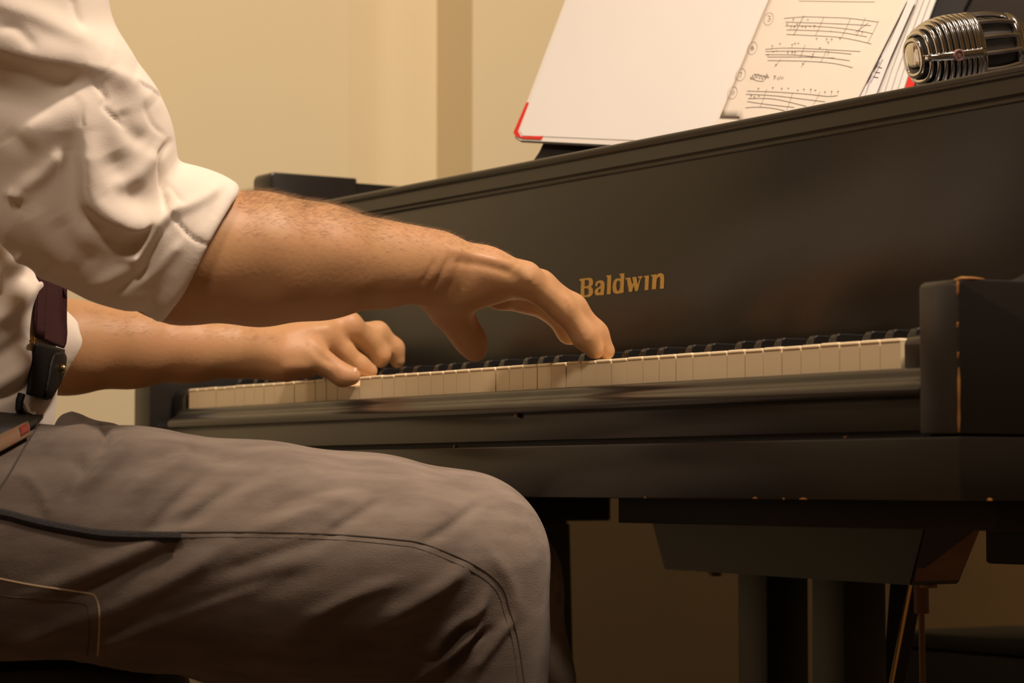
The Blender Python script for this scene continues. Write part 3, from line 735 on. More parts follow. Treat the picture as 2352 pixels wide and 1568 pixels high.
def normals_of(V, Q):
    n = np.cross(V[Q[:, 2]]-V[Q[:, 0]], V[Q[:, 3]]-V[Q[:, 1]]); N = np.zeros_like(V)
    for a in range(4): np.add.at(N, Q[:, a], n)
    return N/(np.linalg.norm(N, axis=1)[:, None]+1e-12)

def pleat(V, Q, folds, dmin, dmax, smooth_it=6):
    """push the cloth in and out along its own normal; every fold is a polyline with a height (mm) and a width on either side (as seen in the photograph)"""
    N = normals_of(relax(V, Q, smooth_it, .5), Q); rl = V-CAM; dp = rl@FW; sx = 1176+FPX*(rl@RT)/dp; sy = 784-FPX*(rl@UP)/dp
    vw = rl/np.linalg.norm(rl, axis=1)[:, None]; face = np.clip((-(N*vw).sum(1)+.15)/.45, 0, 1); face = face*face*(3-2*face)
    face = face*((dp > dmin) & (dp < dmax)); H = np.zeros(len(V)); idx = np.where(face > 0)[0]; X = sx[idx]; Y = sy[idx]
    for pts, h, wp, wn in folds:
        C = np.array(catmull([np.array(p, float) for p in pts], 6)); seg = C[1:]-C[:-1]; L = np.hypot(seg[:, 0], seg[:, 1]); cum = np.concatenate([[0], np.cumsum(L)])
        bb = 3*max(wp, wn); m = (X > C[:, 0].min()-bb) & (X < C[:, 0].max()+bb) & (Y > C[:, 1].min()-bb) & (Y < C[:, 1].max()+bb)
        if not m.any(): continue
        x = X[m]; y = Y[m]; best = np.full(len(x), 1e9); sd = np.zeros(len(x)); tt = np.zeros(len(x))
        for i in range(len(seg)):
            if L[i] < 1e-6: continue
            u = ((x-C[i, 0])*seg[i, 0]+(y-C[i, 1])*seg[i, 1])/L[i]**2; uc = np.clip(u, 0, 1)
            ex = x-(C[i, 0]+uc*seg[i, 0]); ey = y-(C[i, 1]+uc*seg[i, 1]); d = np.hypot(ex, ey)
            side = ex*seg[i, 1]-ey*seg[i, 0]; b = d < best
            best[b] = d[b]; sd[b] = np.sign(side[b]); tt[b] = ((cum[i]+uc*L[i])/cum[-1])[b]
        w = np.where(sd >= 0, wp, wn); prof = np.exp(-(best/w)**2)*np.clip(np.sin(np.pi*np.clip(.06+.88*tt, 0, 1))*1.6, 0, 1)
        H[idx[m]] += h*.001*prof
    return V+N*(H*face)[:, None]

# ================================================================ THE PIANIST
mat('skin', (.485, .276, .130), .5, .35, noise=(30, (.515, .262, .135), .6, None), bump=(240, .12, None), sss=.06)
mat('nail', (.72, .42, .30), .28, .5)
mat('hair_brown', (.26, .145, .075), .6, .3)
mat('shirt_cotton', (.80, .715, .62), .85, .15, bump=(700, .10, None), sheen=.1)
mat('denim', (.125, .100, .082), .9, .12, noise=(70, (.185, .152, .124), .8, (1, .25, 1)), bump=(800, .22, (1, .5, 1)), sheen=.1)
mat('denim_dark', (.055, .045, .038), .9, .15)
mat('thread', (.30, .22, .13), .8, .2)
mat('piping_black', (.016, .014, .013), .7, .2, bump=(600, .5, None))
mat('strap_maroon', (.050, .014, .016), .75, .25, bump=(900, .4, None))
mat('leather_black', (.006, .005, .0045), .6, .22, bump=(300, .2, None))
mat('patch_tan', (.11, .085, .045), .8, .2, noise=(160, (.15, .055, .03), .9, (1, 1, 3)))
mat('patch_red', (.13, .02, .014), .8, .2)
person = empty('person', (-.72, -.50, 0), 'pianist in a white shirt with rolled sleeves, suspenders and grey jeans, hands on the keys', 'person')
Zd = np.array([0, 0, 1.0])
def mm(px, D): return px*D/FPX
# ---- right arm
def A(px, py, D): return atD(px, py, D)
sh_r = np.array([-.58, -.60, 1.075]); sh_l = np.array([-.93, -.63, 1.075])
el_r = A(240, 548, 2.06)
skin = []
g = []
FA = [(240, 548, 2.06, .044), (420, 585, 2.085, .0535), (600, 595, 2.11, .0520), (740, 601, 2.135, .0450), (880, 607, 2.16, .0335), (965, 606, 2.175, .0265), (1010, 606, 2.185, .0245)]
P_ = [A(a, b, c) for a, b, c, r in FA]
g += chain([sh_r, A(-40, -180, 2.05), A(70, 120, 2.05), A(170, 380, 2.06), P_[0]], [.045, .045, .046, .043, .044], .02)
g += chain(P_, [r for *_, r in FA], .02)
# palm of the right hand: seen from the little-finger side, palm down
wr = A(1005, 606, 2.185)
LATR = np.array([-.955, -.20, .03]); LATR /= np.linalg.norm(LATR)           # towards the index side
mcp5 = A(1205, 640, 2.205); mcp2 = mcp5+LATR*.066+np.array([.0, .004, -.005]); mcp4 = mcp5+LATR*.022+np.array([0, .004, -.001]); mcp3 = mcp5+LATR*.045+np.array([0, .008, -.002])
for mc, off, r1 in ((mcp5, -.004, .0175), (mcp4, .008, .018), (mcp3, .020, .0185), (mcp2, .030, .0185)):
    w0 = wr+LATR*off
    g += chain([w0, w0+(mc-w0)*.55, mc], [.0215, r1+.0015, r1-.003], .014)
# heel of the hand and ball of the thumb
g += chain([A(985, 640, 2.185), A(1045, 662, 2.195), A(1130, 650, 2.205)], [.0205, .0200, .0150], .016)
tb = A(1012, 672, 2.215)
g += chain([tb, A(1036, 712, 2.225)], [.0200, .0170], .018)
skin.append(g)
def finger(pts, rs, k=.004): return chain(pts, rs, k)
def tip(px, D, r, zt):
    p = atD(px, 800, D); z = zt+r+.0006; return p+UP*((z-p[2])/UP[2])
BT = ZT+.0122
# right fingers: little and ring finger together on the white keys, the others arched behind
skin[0] += finger([mcp5, A(1290, 708, 2.222), A(1342, 772, 2.232), tip(1366, 2.238, .0085, ZT)], [.0135, .0112, .0102, .0085], .008)
skin[0] += finger([mcp4, A(1240, 656, 2.225), A(1316, 706, 2.242), A(1368, 766, 2.252), tip(1391, 2.256, .0085, ZT)], [.0150, .0130, .0112, .0102, .0085], .008)
skin[0] += finger([mcp3, mcp3+np.array([.0, .030, .002]), A(1318, 712, 2.285), A(1362, 768, 2.296), tip(1378, 2.300, .0085, BT)], [.0150, .0128, .0112, .0100, .0085], .008)
skin[0] += finger([mcp2, mcp2+np.array([.0, .026, -.006]), A(1262, 706, 2.300), A(1308, 762, 2.310), tip(1326, 2.315, .0084, BT+.006)], [.0150, .0125, .0110, .0100, .0084], .008)
# right thumb hanging below the palm
skin[0] += finger([A(1036, 712, 2.225), A(1062, 755, 2.238), A(1082, 784, 2.246), A(1092, 806, 2.250)], [.0160, .0128, .0122, .0095], .010)
# wrist creases
# ---- left arm
FL = [(10, 805, 2.53, .045), (160, 797, 2.545, .0440), (300, 797, 2.565, .0380), (440, 800, 2.585, .0310), (540, 800, 2.60, .0262), (590, 800, 2.605, .0250)]
PL = [A(a, b, c) for a, b, c, r in FL]
g = chain([sh_l, PL[0]], [.045, .045], .02)
g += chain(PL, [r for *_, r in FL], .02)
wl = PL[-1]; LATL = np.array([-.93, -.10, -.12]); LATL /= np.linalg.norm(LATL)     # from index towards the little finger
i2 = A(742, 772, 2.605); i3 = A(800, 748, 2.630)
l2, l3 = i2, i3; l4 = i3+LATL*.022+np.array([0, -.004, -.006]); l5 = i3+LATL*.044+np.array([0, -.012, -.014])
for mc, off, r1 in ((l2, -.016, .0165), (l3, .000, .0175), (l4, .014, .0175), (l5, .026, .0165)):
    w0 = wl+LATL*off
    g += chain([w0, w0+(mc-w0)*.55, mc], [.0210, r1+.002, r1-.003], .014)
g += chain([A(600, 812, 2.595), A(660, 822, 2.585), A(715, 822, 2.585)], [.0220, .0205, .0145], .016)     # thumb ball
g += chain([A(640, 822, 2.60), A(700, 835, 2.62)], [.018, .016], .016)
g += finger([A(708, 808, 2.585), A(756, 841, 2.588), A(788, 862, 2.590), tip(810, 2.590, .0083, ZT-.0082)], [.0124, .0100, .0101, .0083], .010)
g += finger([l2, A(792, 810, 2.624), A(826, 838, 2.630), tip(851, 2.634, .0076, ZT)], [.0132, .0104, .0094, .0076], .007)
g += finger([l3, A(852, 785, 2.655), A(874, 815, 2.660), tip(874, 2.662, .0082, BT)], [.0140, .0112, .0100, .0082], .007)
m4 = l4+np.array([.004, .052, .004]); g += finger([l4, m4, m4+np.array([0, .020, -.016]), np.array([m4[0], m4[1]+.024, BT+.0090])], [.0145, .0112, .0100, .0082], .007)
m5 = l5+np.array([-.004, .040, .0]); g += finger([l5, m5, m5+np.array([-.002, .018, -.010]), np.array([m5[0]-.002, m5[1]+.024, BT+.0085])], [.0130, .0100, .0090, .0075], .007)
skin.append(g)
# ---- chest, neck and head (above the frame)
ch = np.array([-.745, -.570, 1.0]); nk = np.array([-.745, -.555, 1.20]); hd = np.array([-.735, -.50, 1.36])
g = [Cone(sh_r, sh_l, .045, .045, .03), Cone(ch, nk-np.array([0, 0, .10]), .070, .055, .03), Cone((-.74, -.53, .76), ch, .065, .070, .04)]
g += [Cone(nk-np.array([0, 0, .05]), hd-np.array([0, .03, .05]), .058, .055, .02), Cone(hd+np.array([0, -.025, .03]), hd+np.array([0, -.005, .035]), .085, .082, .03), Cone(hd+np.array([0, .035, -.045]), hd+np.array([0, .03, -.09]), .052, .040, .03)]
g += [Cone(hd+np.array([0, .085, .02]), hd+np.array([0, .108, -.02]), .010, .016, .012)]
for s in (-1, 1):
    g += [Cone(hd+np.array([s*.085, -.01, .01]), hd+np.array([s*.083, -.005, -.03]), .016, .012, .008), Cone(hd+np.array([s*.032, .088, .022]), hd+np.array([s*.034, .090, .022]), .014, .013, .010, 's')]
g += [Cone(hd+np.array([-.02, .092, -.058]), hd+np.array([.02, .092, -.058]), .006, .006, .008)]
skin.append(g)
SV_, SQ_ = polygonise(skin, .0020, .020)
SV_ = relax(SV_, SQ_, 2, .4)
SV_ = pleat(SV_, SQ_, [([(1030, 590), (1012, 632), (985, 670)], -1.5, 7, 5), ([(1056, 592), (1046, 632), (1030, 668)], -1.0, 6, 6), ([(1000, 595), (985, 625), (965, 655)], -.9, 6, 6), ([(1078, 600), (1070, 640), (1062, 672)], -.7, 6, 6),
 ([(1030, 572), (1110, 590), (1190, 612)], 1.6, 9, 10), ([(1040, 600), (1120, 612), (1185, 632)], -1.2, 9, 9), ([(1180, 612), (1200, 628), (1222, 648)], 1.8, 14, 14), ([(560, 548), (700, 556), (860, 585)], 1.2, 45, 40), ([(560, 640), (720, 640), (880, 628)], -.5, 30, 30),
 ([(1296, 690), (1304, 706), (1302, 722)], -.6, 5, 5), ([(1350, 752), (1352, 765), (1346, 776)], -.6, 5, 5), ([(1395, 700), (1392, 745), (1396, 800)], -.6, 5, 5)], 2.0, 2.31)
SV_ = pleat(SV_, SQ_, [([(600, 770), (690, 760), (780, 745)], 1.4, 12, 12), ([(705, 780), (735, 815), (770, 838)], -1.6, 9, 9), ([(770, 848), (776, 858), (774, 868)], -.5, 5, 5), ([(640, 850), (680, 842), (720, 846)], 1.4, 14, 14)], 2.45, 2.80)
body = link('body', fast_mesh('body', SV_, SQ_), 'skin', person)
# ---- arm hair
Nn = normals_of(SV_, SQ_); rg = np.random.RandomState(5)
rel = (SV_-CAM); dep = rel@FW; sx = 1176+FPX*(rel@RT)/dep; sy = 784-FPX*(rel@UP)/dep
up_ = Nn[:, 2]
cand = np.where((sx > 545) & (sx < 1190) & (sy < 655) & (dep < 2.35) & (up_ > -.15))[0]
fc = np.abs((Nn[cand]*(rel[cand]/np.linalg.norm(rel[cand], axis=1)[:, None])).sum(1))
wgt = (1.12-fc)**1.6*np.clip(up_[cand]+.45, .05, 2)*np.clip((1250-sx[cand])/500, .15, 1.0); pick = rg.choice(cand, 5600, True, wgt/wgt.sum())
cand2 = np.where((sx > 190) & (sx < 640) & (sy > 600) & (dep > 2.48) & (up_ > .2))[0]
pick = np.concatenate([pick, rg.choice(cand2, 700)])
adir = (P_[-1]-P_[1]); adir /= np.linalg.norm(adir); hv = []; hf = []
for ii in pick:
    p = SV_[ii]; n = Nn[ii]; t = adir-n*(adir@n); t /= np.linalg.norm(t)+1e-9; b = np.cross(n, t)
    L = rg.uniform(.006, .017)*(1.0 if sx[ii] < 900 else .65); s = rg.uniform(-.7, .7); lift = rg.uniform(.1, .9); w = .00008
    p1 = p+(t*.55+b*s*.4+n*lift*.6)*L*.55; p2 = p1+(t*.9+b*s*.6+n*lift*.12)*L*.5
    i0 = len(hv); hv += [p-b*w, p+b*w, p1-b*w*.8, p1+b*w*.8, p2]
    hf += [(i0, i0+1, i0+3, i0+2), (i0+2, i0+3, i0+4)]
ho = pyobj('arm_hair', hv, hf, 'hair_brown', person); ho['kind'] = 'stuff'; ho['label'] = 'fine brown hair on the forearms'
# head hair cap
hp = []; hq = []
HV, HQ = polygonise([[Cone(hd+np.array([0, -.035, .045]), hd+np.array([0, -.005, .052]), .088, .085, .03), Cone(hd+np.array([0, -.055, -.02]), hd+np.array([0, -.05, .03]), .070, .075, .03)]], .005)
link('hair', fast_mesh('hair', HV, HQ), 'hair_brown', person)
# thumb nail of the left hand
def nail(c, along, nrm, L, W):
    along = along/np.linalg.norm(along); nrm = nrm-along*(nrm@along); nrm /= np.linalg.norm(nrm); sd = np.cross(along, nrm); v = []; f = []
    for i in range(7):
        for j in range(7):
            u = i/6*2-1; w = j/6*2-1; sh = math.sqrt(max(0, 1-.35*abs(u)**4))
            v.append(c+along*(u*L/2)+sd*(w*W/2*sh)-nrm*(W*.28*w*w+.0008*max(0, -u)))
    for i in range(6):
        for j in range(6): f.append((i*7+j, i*7+j+1, i*7+j+8, i*7+j+7))
    o = pyobj('fingernail', v, f, 'nail', person, True); o.modifiers.new('t', 'SOLIDIFY').thickness = .0006; return o
tA, tB = A(788, 862, 2.590), tip(810, 2.590, .0083, ZT-.0082)
nn = UP*.80+RT*.50-FW*.35
nn = nn-(tB-tA)/np.linalg.norm(tB-tA)*(nn@((tB-tA)/np.linalg.norm(tB-tA))); nn /= np.linalg.norm(nn)
nail(tA*.25+tB*.75+nn*.0095, tB-tA, nn, .013, .0125)
# ---- shirt
shirt = []
SL = [(-60, -260, 2.02, .074), (18, -60, 2.02, .068), (60, 110, 2.025, .063), (150, 290, 2.035, .068), (195, 430, 2.045, .064)]
g = chain([A(a, b, c) for a, b, c, r in SL], [r for *_, r in SL], .03)
g += [Cone(A(195, 400, 2.045), A(262, 340, 2.05), .058, .043, .035), Cone(A(190, 480, 2.045), A(255, 505, 2.06), .058, .056, .03), Cone(A(130, 460, 2.05), A(185, 520, 2.05), .048, .036, .03), Cone(A(215, 575, 2.05), A(255, 600, 2.045), .026, .029, .02), Cone(A(255, 600, 2.045), A(312, 634, 2.048), .029, .028, .02)]
g += [Cone(sh_r+np.array([.0, 0, .0]), A(-60, -260, 2.02), .070, .074, .04)]
shirt.append(g)
cp = A(463, 590, 2.075); cn = RT*.868-UP*.496+FW*.10
cuff = [Cone(A(285, 500, 2.06), A(430, 565, 2.075), .0565, .0605, .01), Cone(A(430, 565, 2.075), A(520, 625, 2.08), .0605, .0630, .02)]
cuff += [Plane(cp, cn, .007)]
shirt.append(cuff)
TO = [(-.735, -.525, .655, .148), (-.738, -.515, .69, .150), (-.742, -.525, .80, .152), (-.745, -.565, .95, .140), (-.745, -.585, 1.04, .115)]
g = [Cone(TO[i][:3], TO[i+1][:3], TO[i][3], TO[i+1][3], .05, 'u', (0, 1, 0), .80) for i in range(4)]
g += [Cone(sh_r+np.array([.02, 0, -.01]), sh_l+np.array([-.02, 0, -.01]),   .068, .068, .06)]
nc = nk-np.array([0, -.004, .075])
for q in range(16):
    a0, a1 = 2*math.pi*q/16, 2*math.pi*(q+1)/16
    g += [Cone(nc+np.array([.066*math.cos(a0), .062*math.sin(a0), -.018*math.sin(a0)]), nc+np.array([.066*math.cos(a1), .062*math.sin(a1), -.018*math.sin(a1)]), .020, .020, .012)]
shirt.append(g)
g = chain([sh_l, A(-20, 775, 2.54), A(95, 790, 2.525)], [.074, .055, .041], .03)
g += [Cone(A(95, 790, 2.525), A(150, 782, 2.522), .040, .028, .02)]
shirt.append(g)
# room for the forearm inside the rolled cuff
shirt[1] += [Cone(A(440, 593, 2.085), A(640, 597, 2.115), .0545, .0530, .004, 's')]
HVs, HQs = polygonise(shirt, .0021, .005)
HVs = relax(HVs, HQs, 3, .45)
HVs = pleat(HVs, HQs, [
 ([(-60, 80), (73, 128), (150, 147), (233, 163), (295, 188)], 11, 75, 22), ([(-60, 205), (60, 225), (140, 206), (205, 178)], -10, 48, 50), ([(40, 312), (112, 270), (150, 240), (210, 194)], 5, 22, 45),
 ([(194, 300), (196, 388), (199, 446), (213, 477), (262, 507), (310, 520), (380, 496)], 9, 36, 16), ([(160, 300), (165, 400), (180, 480), (240, 530)], -6, 34, 34), ([(255, 350), (295, 435), (345, 470)], -5, 34, 34),
 ([(258, 430), (310, 407), (358, 346)], 4, 18, 22), ([(40, 440), (97, 402), (145, 345)], 4, 18, 18), ([(205, 176), (242, 223), (239, 248), (290, 290)], -2.2, 5, 5), ([(325, 235), (350, 285), (380, 312)], -1.2, 6, 6),
 ([(388, 326), (368, 360), (372, 412), (380, 490)], -5, 9, 7), ([(165, -12), (174, 35), (184, 66)], -3, 9, 9), ([(-40, 0), (60, 28), (130, 62), (215, 110)], 4, 30, 22), ([(240, 190), (300, 200), (350, 240)], 4, 24, 24),
 ([(0, 60), (40, 68), (80, 112)], -2, 12, 12), ([(280, 250), (300, 300), (340, 330)], -4, 22, 22), ([(10, 300), (60, 350), (70, 410)], -3, 22, 22), ([(20, 444), (36, 446), (56, 452)], 4, 12, 12),
 ([(510, 426), (470, 455), (425, 478), (386, 492)], 4, 13, 15), ([(280, 592), (312, 588), (340, 556), (380, 498)], 6.5, 10, 12), ([(235, 545), (290, 560), (330, 555)], -4, 20, 16), ([(420, 552), (359, 620), (305, 655)], 3.2, 13, 13),
 ([(480, 505), (430, 590), (382, 660)], 3, 15, 15), ([(393, 493), (440, 545), (475, 560)], -1.8, 5, 5), ([(385, 420), (410, 455), (425, 470)], -1.2, 5, 5), ([(395, 500), (372, 535), (350, 580), (325, 640)], -3, 10, 10),
 ([(536, 428), (546, 468), (522, 515), (482, 580), (432, 650), (384, 722)], 4.5, 13, 16), ([(500, 440), (490, 490), (450, 560), (400, 630), (350, 690)], -2, 14, 14),
 ([(60, 470), (110, 560), (175, 625)], 3, 34, 30), ([(215, 655), (270, 628), (330, 590)], 3, 14, 16), ([(130, 500), (170, 570), (230, 600)], -3, 26, 26), ([(265, 670), (300, 650), (345, 615)], -2.5, 10, 10)], 1.7, 2.22)
HVs = pleat(HVs, HQs, [([(-30, 745), (40, 690), (95, 630)], 8, 16, 26), ([(-30, 650), (20, 610), (60, 590)], 5, 14, 22), ([(-20, 600), (20, 640), (10, 690)], -7, 24, 24), ([(-20, 890), (50, 845), (80, 800)], 4, 16, 22), ([(-20, 830), (30, 800), (60, 770)], -4, 20, 20),
 ([(90, 935), (128, 885), (155, 830)], 3, 14, 14), ([(145, 690), (170, 730), (198, 780)], -1.5, 8, 8), ([(-20, 925), (40, 895), (60, 880)], -3, 12, 12), ([(60, 585), (68, 610), (60, 650)], -3, 12, 12)], 1.95, 2.62)
link('shirt', fast_mesh('shirt', HVs, HQs), 'shirt_cotton', person)
# ---- jeans
hipR = np.array([-.655, -.56, .560]); hipL = np.array([-.815, -.55, .560])
kneeR = A(1052, 1292, 2.20); kneeL = A(1112, 1345, 2.46)
j = [Cone((-.66, -.545, .575), (-.81, -.545, .575), .118, .118, .04, 'u', (0, 0, 1), .95), Cone((-.735, -.535, .60), (-.737, -.525, .672), .152, .146, .03, 'u', (0, 1, 0), .82)]
TH = [(0, 1262, 2.03, .094), (300, 1262, 2.06, .0915), (600, 1288, 2.10, .0905), (850, 1290, 2.15, .0830), (1052, 1292, 2.20, .0735)]
TP = [A(a, b, c) for a, b, c, r in TH]
j += chain([hipR]+TP, [.105]+[r for *_, r in TH], .04)
j += [Cone(A(560, 1400, 2.11), A(900, 1405, 2.17), .060, .064, .03)]
j += chain([kneeR, A(1072, 1480, 2.20), A(1085, 1700, 2.19), np.array([-.505, -.10, .09])], [.0735, .0655, .062, .055], .03)
j += chain([hipL, (hipL+kneeL)/2+np.array([0, 0, .006]), kneeL], [.102, .088, .0700], .04)
j += chain([kneeL, A(1160, 1568, 2.46), np.array([-.76, .18, .10])], [.0700, .0620, .052], .03)
j += [Cone(A(165, 985, 2.11), A(222, 1003, 2.12), .015, .012, .012), Cone(A(262, 1012, 2.13), A(330, 1018, 2.14), .012, .014, .02)]
jeans = [j]
def z8(*p): return [(x*.574, 900+y*.574) for x, y in p]
SCX, SCY, SZT = -.655, -.475, .482
jeans[0] += [Cyl((SCX, SCY), .21, SZT+.0035, .006)]
JV, JQ = polygonise(jeans, .0032)
JV = relax(JV, JQ, 3, .45)
JV = pleat(JV, JQ, [(z8(*p), h, wp, wn) for p, h, wp, wn in [
 (((380, 1020), (700, 905), (1120, 760)), 5, 14, 22), (((340, 920), (640, 770), (900, 620)), 5, 18, 26), (((80, 820), (420, 690), (760, 540)), 4.5, 18, 26), (((500, 980), (900, 840), (1250, 720)), -4, 22, 22), (((300, 820), (560, 700), (760, 600)), -4, 20, 20),
 (((1500, 930), (1740, 790), (1880, 680)), 5, 16, 22), (((1620, 1150), (1800, 1040), (1910, 950)), 8, 12, 10), (((1700, 1060), (1790, 960), (1900, 880), (1940, 810)), 6, 14, 12), (((1780, 1110), (1880, 1010), (1960, 950)), -6, 9, 9), (((1880, 1130), (1980, 1000), (2050, 900)), 4, 12, 12),
 (((1760, 1020), (1830, 950), (1880, 920)), -6, 10, 10), (((520, 400), (680, 300), (780, 190)), 4, 18, 22), (((280, 400), (420, 300), (540, 180)), 6, 18, 20), (((1200, 920), (1400, 820), (1600, 750)), 3, 14, 18),
 (((720, 545), (840, 450), (940, 375)), -4, 14, 16), (((1310, 570), (1420, 500), (1540, 425)), -3, 12, 16), (((1680, 610), (1800, 540), (1920, 445)), -3, 12, 14), (((580, 580), (700, 440), (820, 335)), -3, 12, 14), (((960, 420), (1100, 350), (1250, 300)), 3, 18, 20),
 (((620, 260), (760, 228), (920, 262)), -6, 16, 16), (((250, 440), (330, 330), (300, 250)), -5, 16, 16), (((413, 230), (420, 170), (418, 120)), -7, 8, 8), (((1080, 480), (1200, 420), (1350, 390)), -2.5, 14, 14), (((880, 730), (1100, 650), (1330, 590)), -3, 18, 18),
 (((150, 230), (260, 170), (380, 150)), 5, 14, 18), (((90, 330), (160, 400), (200, 500)), 3, 12, 12), (((1000, 560), (1250, 470), (1450, 400)), 2.5, 16, 20), (((1950, 620), (2040, 760), (2070, 900)), 2.5, 16, 16), (((60, 1010), (250, 930), (420, 850)), 3, 14, 18)]], 1.7, 2.42)
jm = fast_mesh('jeans', JV, JQ)
# worn denim tone with shade painted in: thigh tops lighter, undersides and hip darker
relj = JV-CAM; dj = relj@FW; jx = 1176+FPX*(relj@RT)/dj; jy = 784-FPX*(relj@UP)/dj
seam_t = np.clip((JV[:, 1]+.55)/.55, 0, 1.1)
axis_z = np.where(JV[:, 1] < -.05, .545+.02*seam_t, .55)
fade_and_shade = 1/(1+np.exp(-((JV[:, 2]-axis_z)/.022+np.clip((JV[:, 1]+.17)/.035, 0, 6))))
fade_and_shade *= np.clip(.12+(JV[:, 1]+.50)/.26, .12, 1.0)
at = jm.attributes.new('wash_and_shade', 'FLOAT', 'POINT'); at.data.foreach_set('value', fade_and_shade.astype(np.float32))
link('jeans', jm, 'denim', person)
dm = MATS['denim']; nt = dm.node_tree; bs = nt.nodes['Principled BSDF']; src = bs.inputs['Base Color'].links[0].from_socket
an = nt.nodes.new('ShaderNodeAttribute'); an.attribute_name = 'wash_and_shade'; mx = nt.nodes.new('ShaderNodeMixRGB'); mx.blend_type = 'MULTIPLY'; mx.inputs[0].default_value = 1
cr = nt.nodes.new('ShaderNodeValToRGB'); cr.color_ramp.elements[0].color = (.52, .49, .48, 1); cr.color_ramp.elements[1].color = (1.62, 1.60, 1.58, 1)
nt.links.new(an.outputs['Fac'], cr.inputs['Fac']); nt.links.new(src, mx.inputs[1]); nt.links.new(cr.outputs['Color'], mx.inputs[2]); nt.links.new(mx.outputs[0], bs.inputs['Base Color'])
JD = jeans
from mathutils.bvhtree import BVHTree
JT = BVHTree.FromPolygons([tuple(p) for p in JV], [tuple(int(i) for i in q) for q in JQ])
def on(groups, pxs, off=0.0, step=6):
    out = []
    for p in catmull([np.array(p, float) for p in pxs], step):
        d = ray(p[0], p[1]); d = d/np.linalg.norm(d); h = JT.ray_cast(Vector(CAM), Vector(d))
        if h[0] is not None: out.append(np.array(h[0])-d*off)
    return out
tube('pocket_piping', on(JD, [(-30, 1175), (20, 1184), (80, 1200), (180, 1220), (260, 1230), (410, 1233)], -.0005), .0042, 'piping_black', person, 8)
tube('side_seam', on(JD, [(410, 1222), (600, 1222), (775, 1228), (900, 1238), (976, 1250), (1090, 1298), (1150, 1345), (1170, 1400), (1190, 1474), (1204, 1570)], -.0002), .0008, 'denim_dark', person, 6)
tube('side_seam', on(JD, [(410, 1234), (600, 1234), (775, 1240), (900, 1251), (970, 1263), (1080, 1310), (1138, 1355), (1158, 1410), (1178, 1480), (1190, 1570)], -.0004), .0006, 'denim_dark', person, 6)
tube('pocket_stitching', on(JD, [(-30, 1322), (20, 1333), (90, 1346), (195, 1361), (220, 1372), (228, 1410), (227, 1460), (224, 1505)], 0), .0008, 'thread', person, 6)
tube('pocket_stitching', on(JD, [(-30, 1362), (20, 1370), (90, 1374), (180, 1384), (200, 1396), (205, 1430), (204, 1470), (200, 1505)], -.0003), .0008, 'denim_dark', person, 6)
tube('fly_seam', on(JD, [(100, 960), (60, 1020), (20, 1090), (-20, 1150)], -.0003), .0010, 'denim_dark', person, 6)
# waist: belt, loop and stitched patch
def patch(name, groups, rows, off, m, parent=person, th=.0015):
    """rows: list of (left pixel, right pixel) from top to bottom, wrapped on the surface"""
    nc = 7; pts = []
    for (l, r) in rows:
        for c in range(nc): t = c/(nc-1); pts.append((l[0]+(r[0]-l[0])*t, l[1]+(r[1]-l[1])*t))
    S = march(groups, pts); e = 1e-3
    N = np.stack([(sdf(groups, S+np.eye(3)[i]*e)-sdf(groups, S-np.eye(3)[i]*e))/(2*e) for i in range(3)], -1); N /= np.linalg.norm(N, axis=1)[:, None]+1e-9
    S = S+N*off; f = []
    for i in range(len(rows)-1):
        for c in range(nc-1): a = i*nc+c; f.append((a, a+nc, a+nc+1, a+1))
    o = pyobj(name, S, f, m, parent, True); sm = o.modifiers.new('t', 'SOLIDIFY'); sm.thickness = th; sm.offset = 0; return o
def rows_between(L_, R_, n):
    L2 = catmull([np.array(p, float) for p in L_], 6); R2 = catmull([np.array(p, float) for p in R_], 6)
    pick = lambda C, t: C[int(round(t*(len(C)-1)))]
    return [(pick(L2, k/(n-1)), pick(R2, k/(n-1))) for k in range(n)]
ALL = [jeans[0], shirt[2]]
patch('belt', ALL, [((-30, 950), (92, 955)), ((-30, 985), (80, 985)), ((-30, 1012), (45, 1005))], .0030, 'leather_black', person, .003)
patch('waist_patch', ALL, [((-20, 1020), (62, 982)), ((-20, 1040), (66, 996)), ((-20, 1058), (66, 1012))], .0050, 'patch_tan')
patch('patch_emblem', ALL, [((42, 998), (60, 988)), ((46, 1008), (64, 998)), ((46, 1016), (64, 1006))], .0062, 'patch_red')
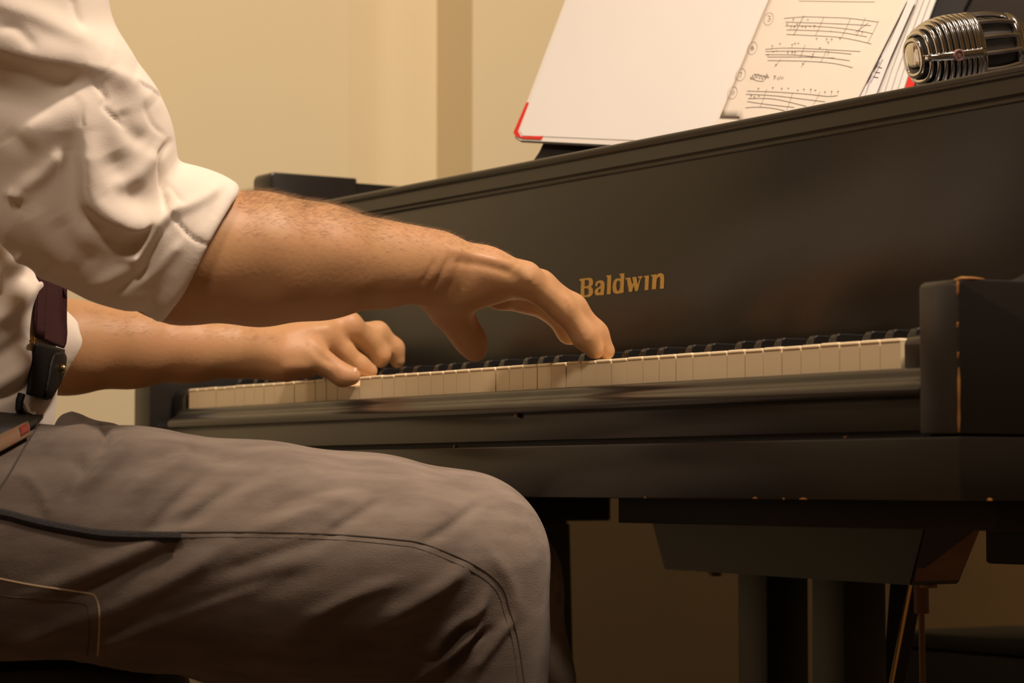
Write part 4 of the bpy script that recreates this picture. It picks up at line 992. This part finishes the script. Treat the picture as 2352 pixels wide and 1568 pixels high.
# suspender: elastic strap, leather end, button, ring
TS = [shirt[2]]
patch('suspender_strap', TS, rows_between([(84, 540), (78, 600), (72, 690), (69, 745), (73, 775)], [(141, 560), (141, 625), (142, 700), (141, 775), (133, 800)], 12), .0045, 'strap_maroon', person, .002)
patch('suspender_strap', TS, rows_between([(76, 600), (72, 690), (68, 775)], [(93, 600), (90, 690), (86, 778)], 8), .0062, 'strap_maroon', person, .0012)
patch('leather_end', TS, rows_between([(70, 786), (64, 830), (56, 880), (52, 905)], [(132, 803), (131, 830), (120, 880), (95, 918)], 9), .0050, 'leather_black', person, .003)
patch('leather_end', TS, rows_between([(106, 812), (98, 832), (92, 870), (84, 912)], [(124, 808), (132, 825), (122, 872), (97, 916)], 8), .0072, 'leather_black', person, .0022)
bp = march(TS, [(116, 847)])[0]; bn = (CAM-bp)/np.linalg.norm(CAM-bp)
bs_ = np.array([(sdf(TS, (bp+np.eye(3)[i]*1e-3)[None])-sdf(TS, (bp-np.eye(3)[i]*1e-3)[None]))[0] for i in range(3)]); bs_ /= np.linalg.norm(bs_)
lathe('suspender_button', [(.0032, 0), (.0034, .002), (.0026, .0032), (.0008, .0036)], tuple(bp+bs_*.0098), 'brass', person, 18, tuple(bs_))
rp = [march(TS, [q])[0]+bn*.008 for q in [(74, 774), (80, 772), (82, 784), (78, 792), (73, 786), (74, 774)]]; tube('suspender_ring', rp, .0009, 'brass', person, 8)
rp = [march(TS, [q])[0]+bn*.007 for q in [(70, 783), (100, 792), (133, 801)]]; tube('suspender_ring', rp, .0013, 'brass', person, 8)
rp = [march(ALL, [q])[0]+bn*.006 for q in [(50, 905), (45, 920), (44, 938), (52, 950), (70, 958)]]; tube('suspender_clip', rp, .0035, 'leather_black', person, 8)

# ================================================================ STOOL
sc = np.array([SCX, SCY]); zt = SZT
stool = empty('piano_stool', (sc[0], sc[1], 0), 'round black padded stool under the pianist', 'stool')
lathe('cushion', [(.16, zt-.075), (.178, zt-.068), (.186, zt-.045), (.180, zt-.020), (.160, zt-.006), (.12, zt), (.0, zt+.001)], (sc[0], sc[1], 0), 'vinyl_black', stool, 48)
lathe('seat_rim', [(.165, zt-.095), (.172, zt-.092), (.172, zt-.076), (.16, zt-.074)], (sc[0], sc[1], 0), 'black_matte', stool, 48)
lathe('column', [(.03, .04), (.03, zt-.095)], (sc[0], sc[1], 0), 'steel_grey', stool, 24)
for k in range(4):
    a = math.pi/4+k*math.pi/2; d = np.array([math.cos(a), math.sin(a)])
    tube('leg', [(sc[0]+d[0]*.03, sc[1]+d[1]*.03, .16), (sc[0]+d[0]*.12, sc[1]+d[1]*.12, .11), (sc[0]+d[0]*.22, sc[1]+d[1]*.22, .016)], [.018, .017, .014], 'black_matte', stool, 12)
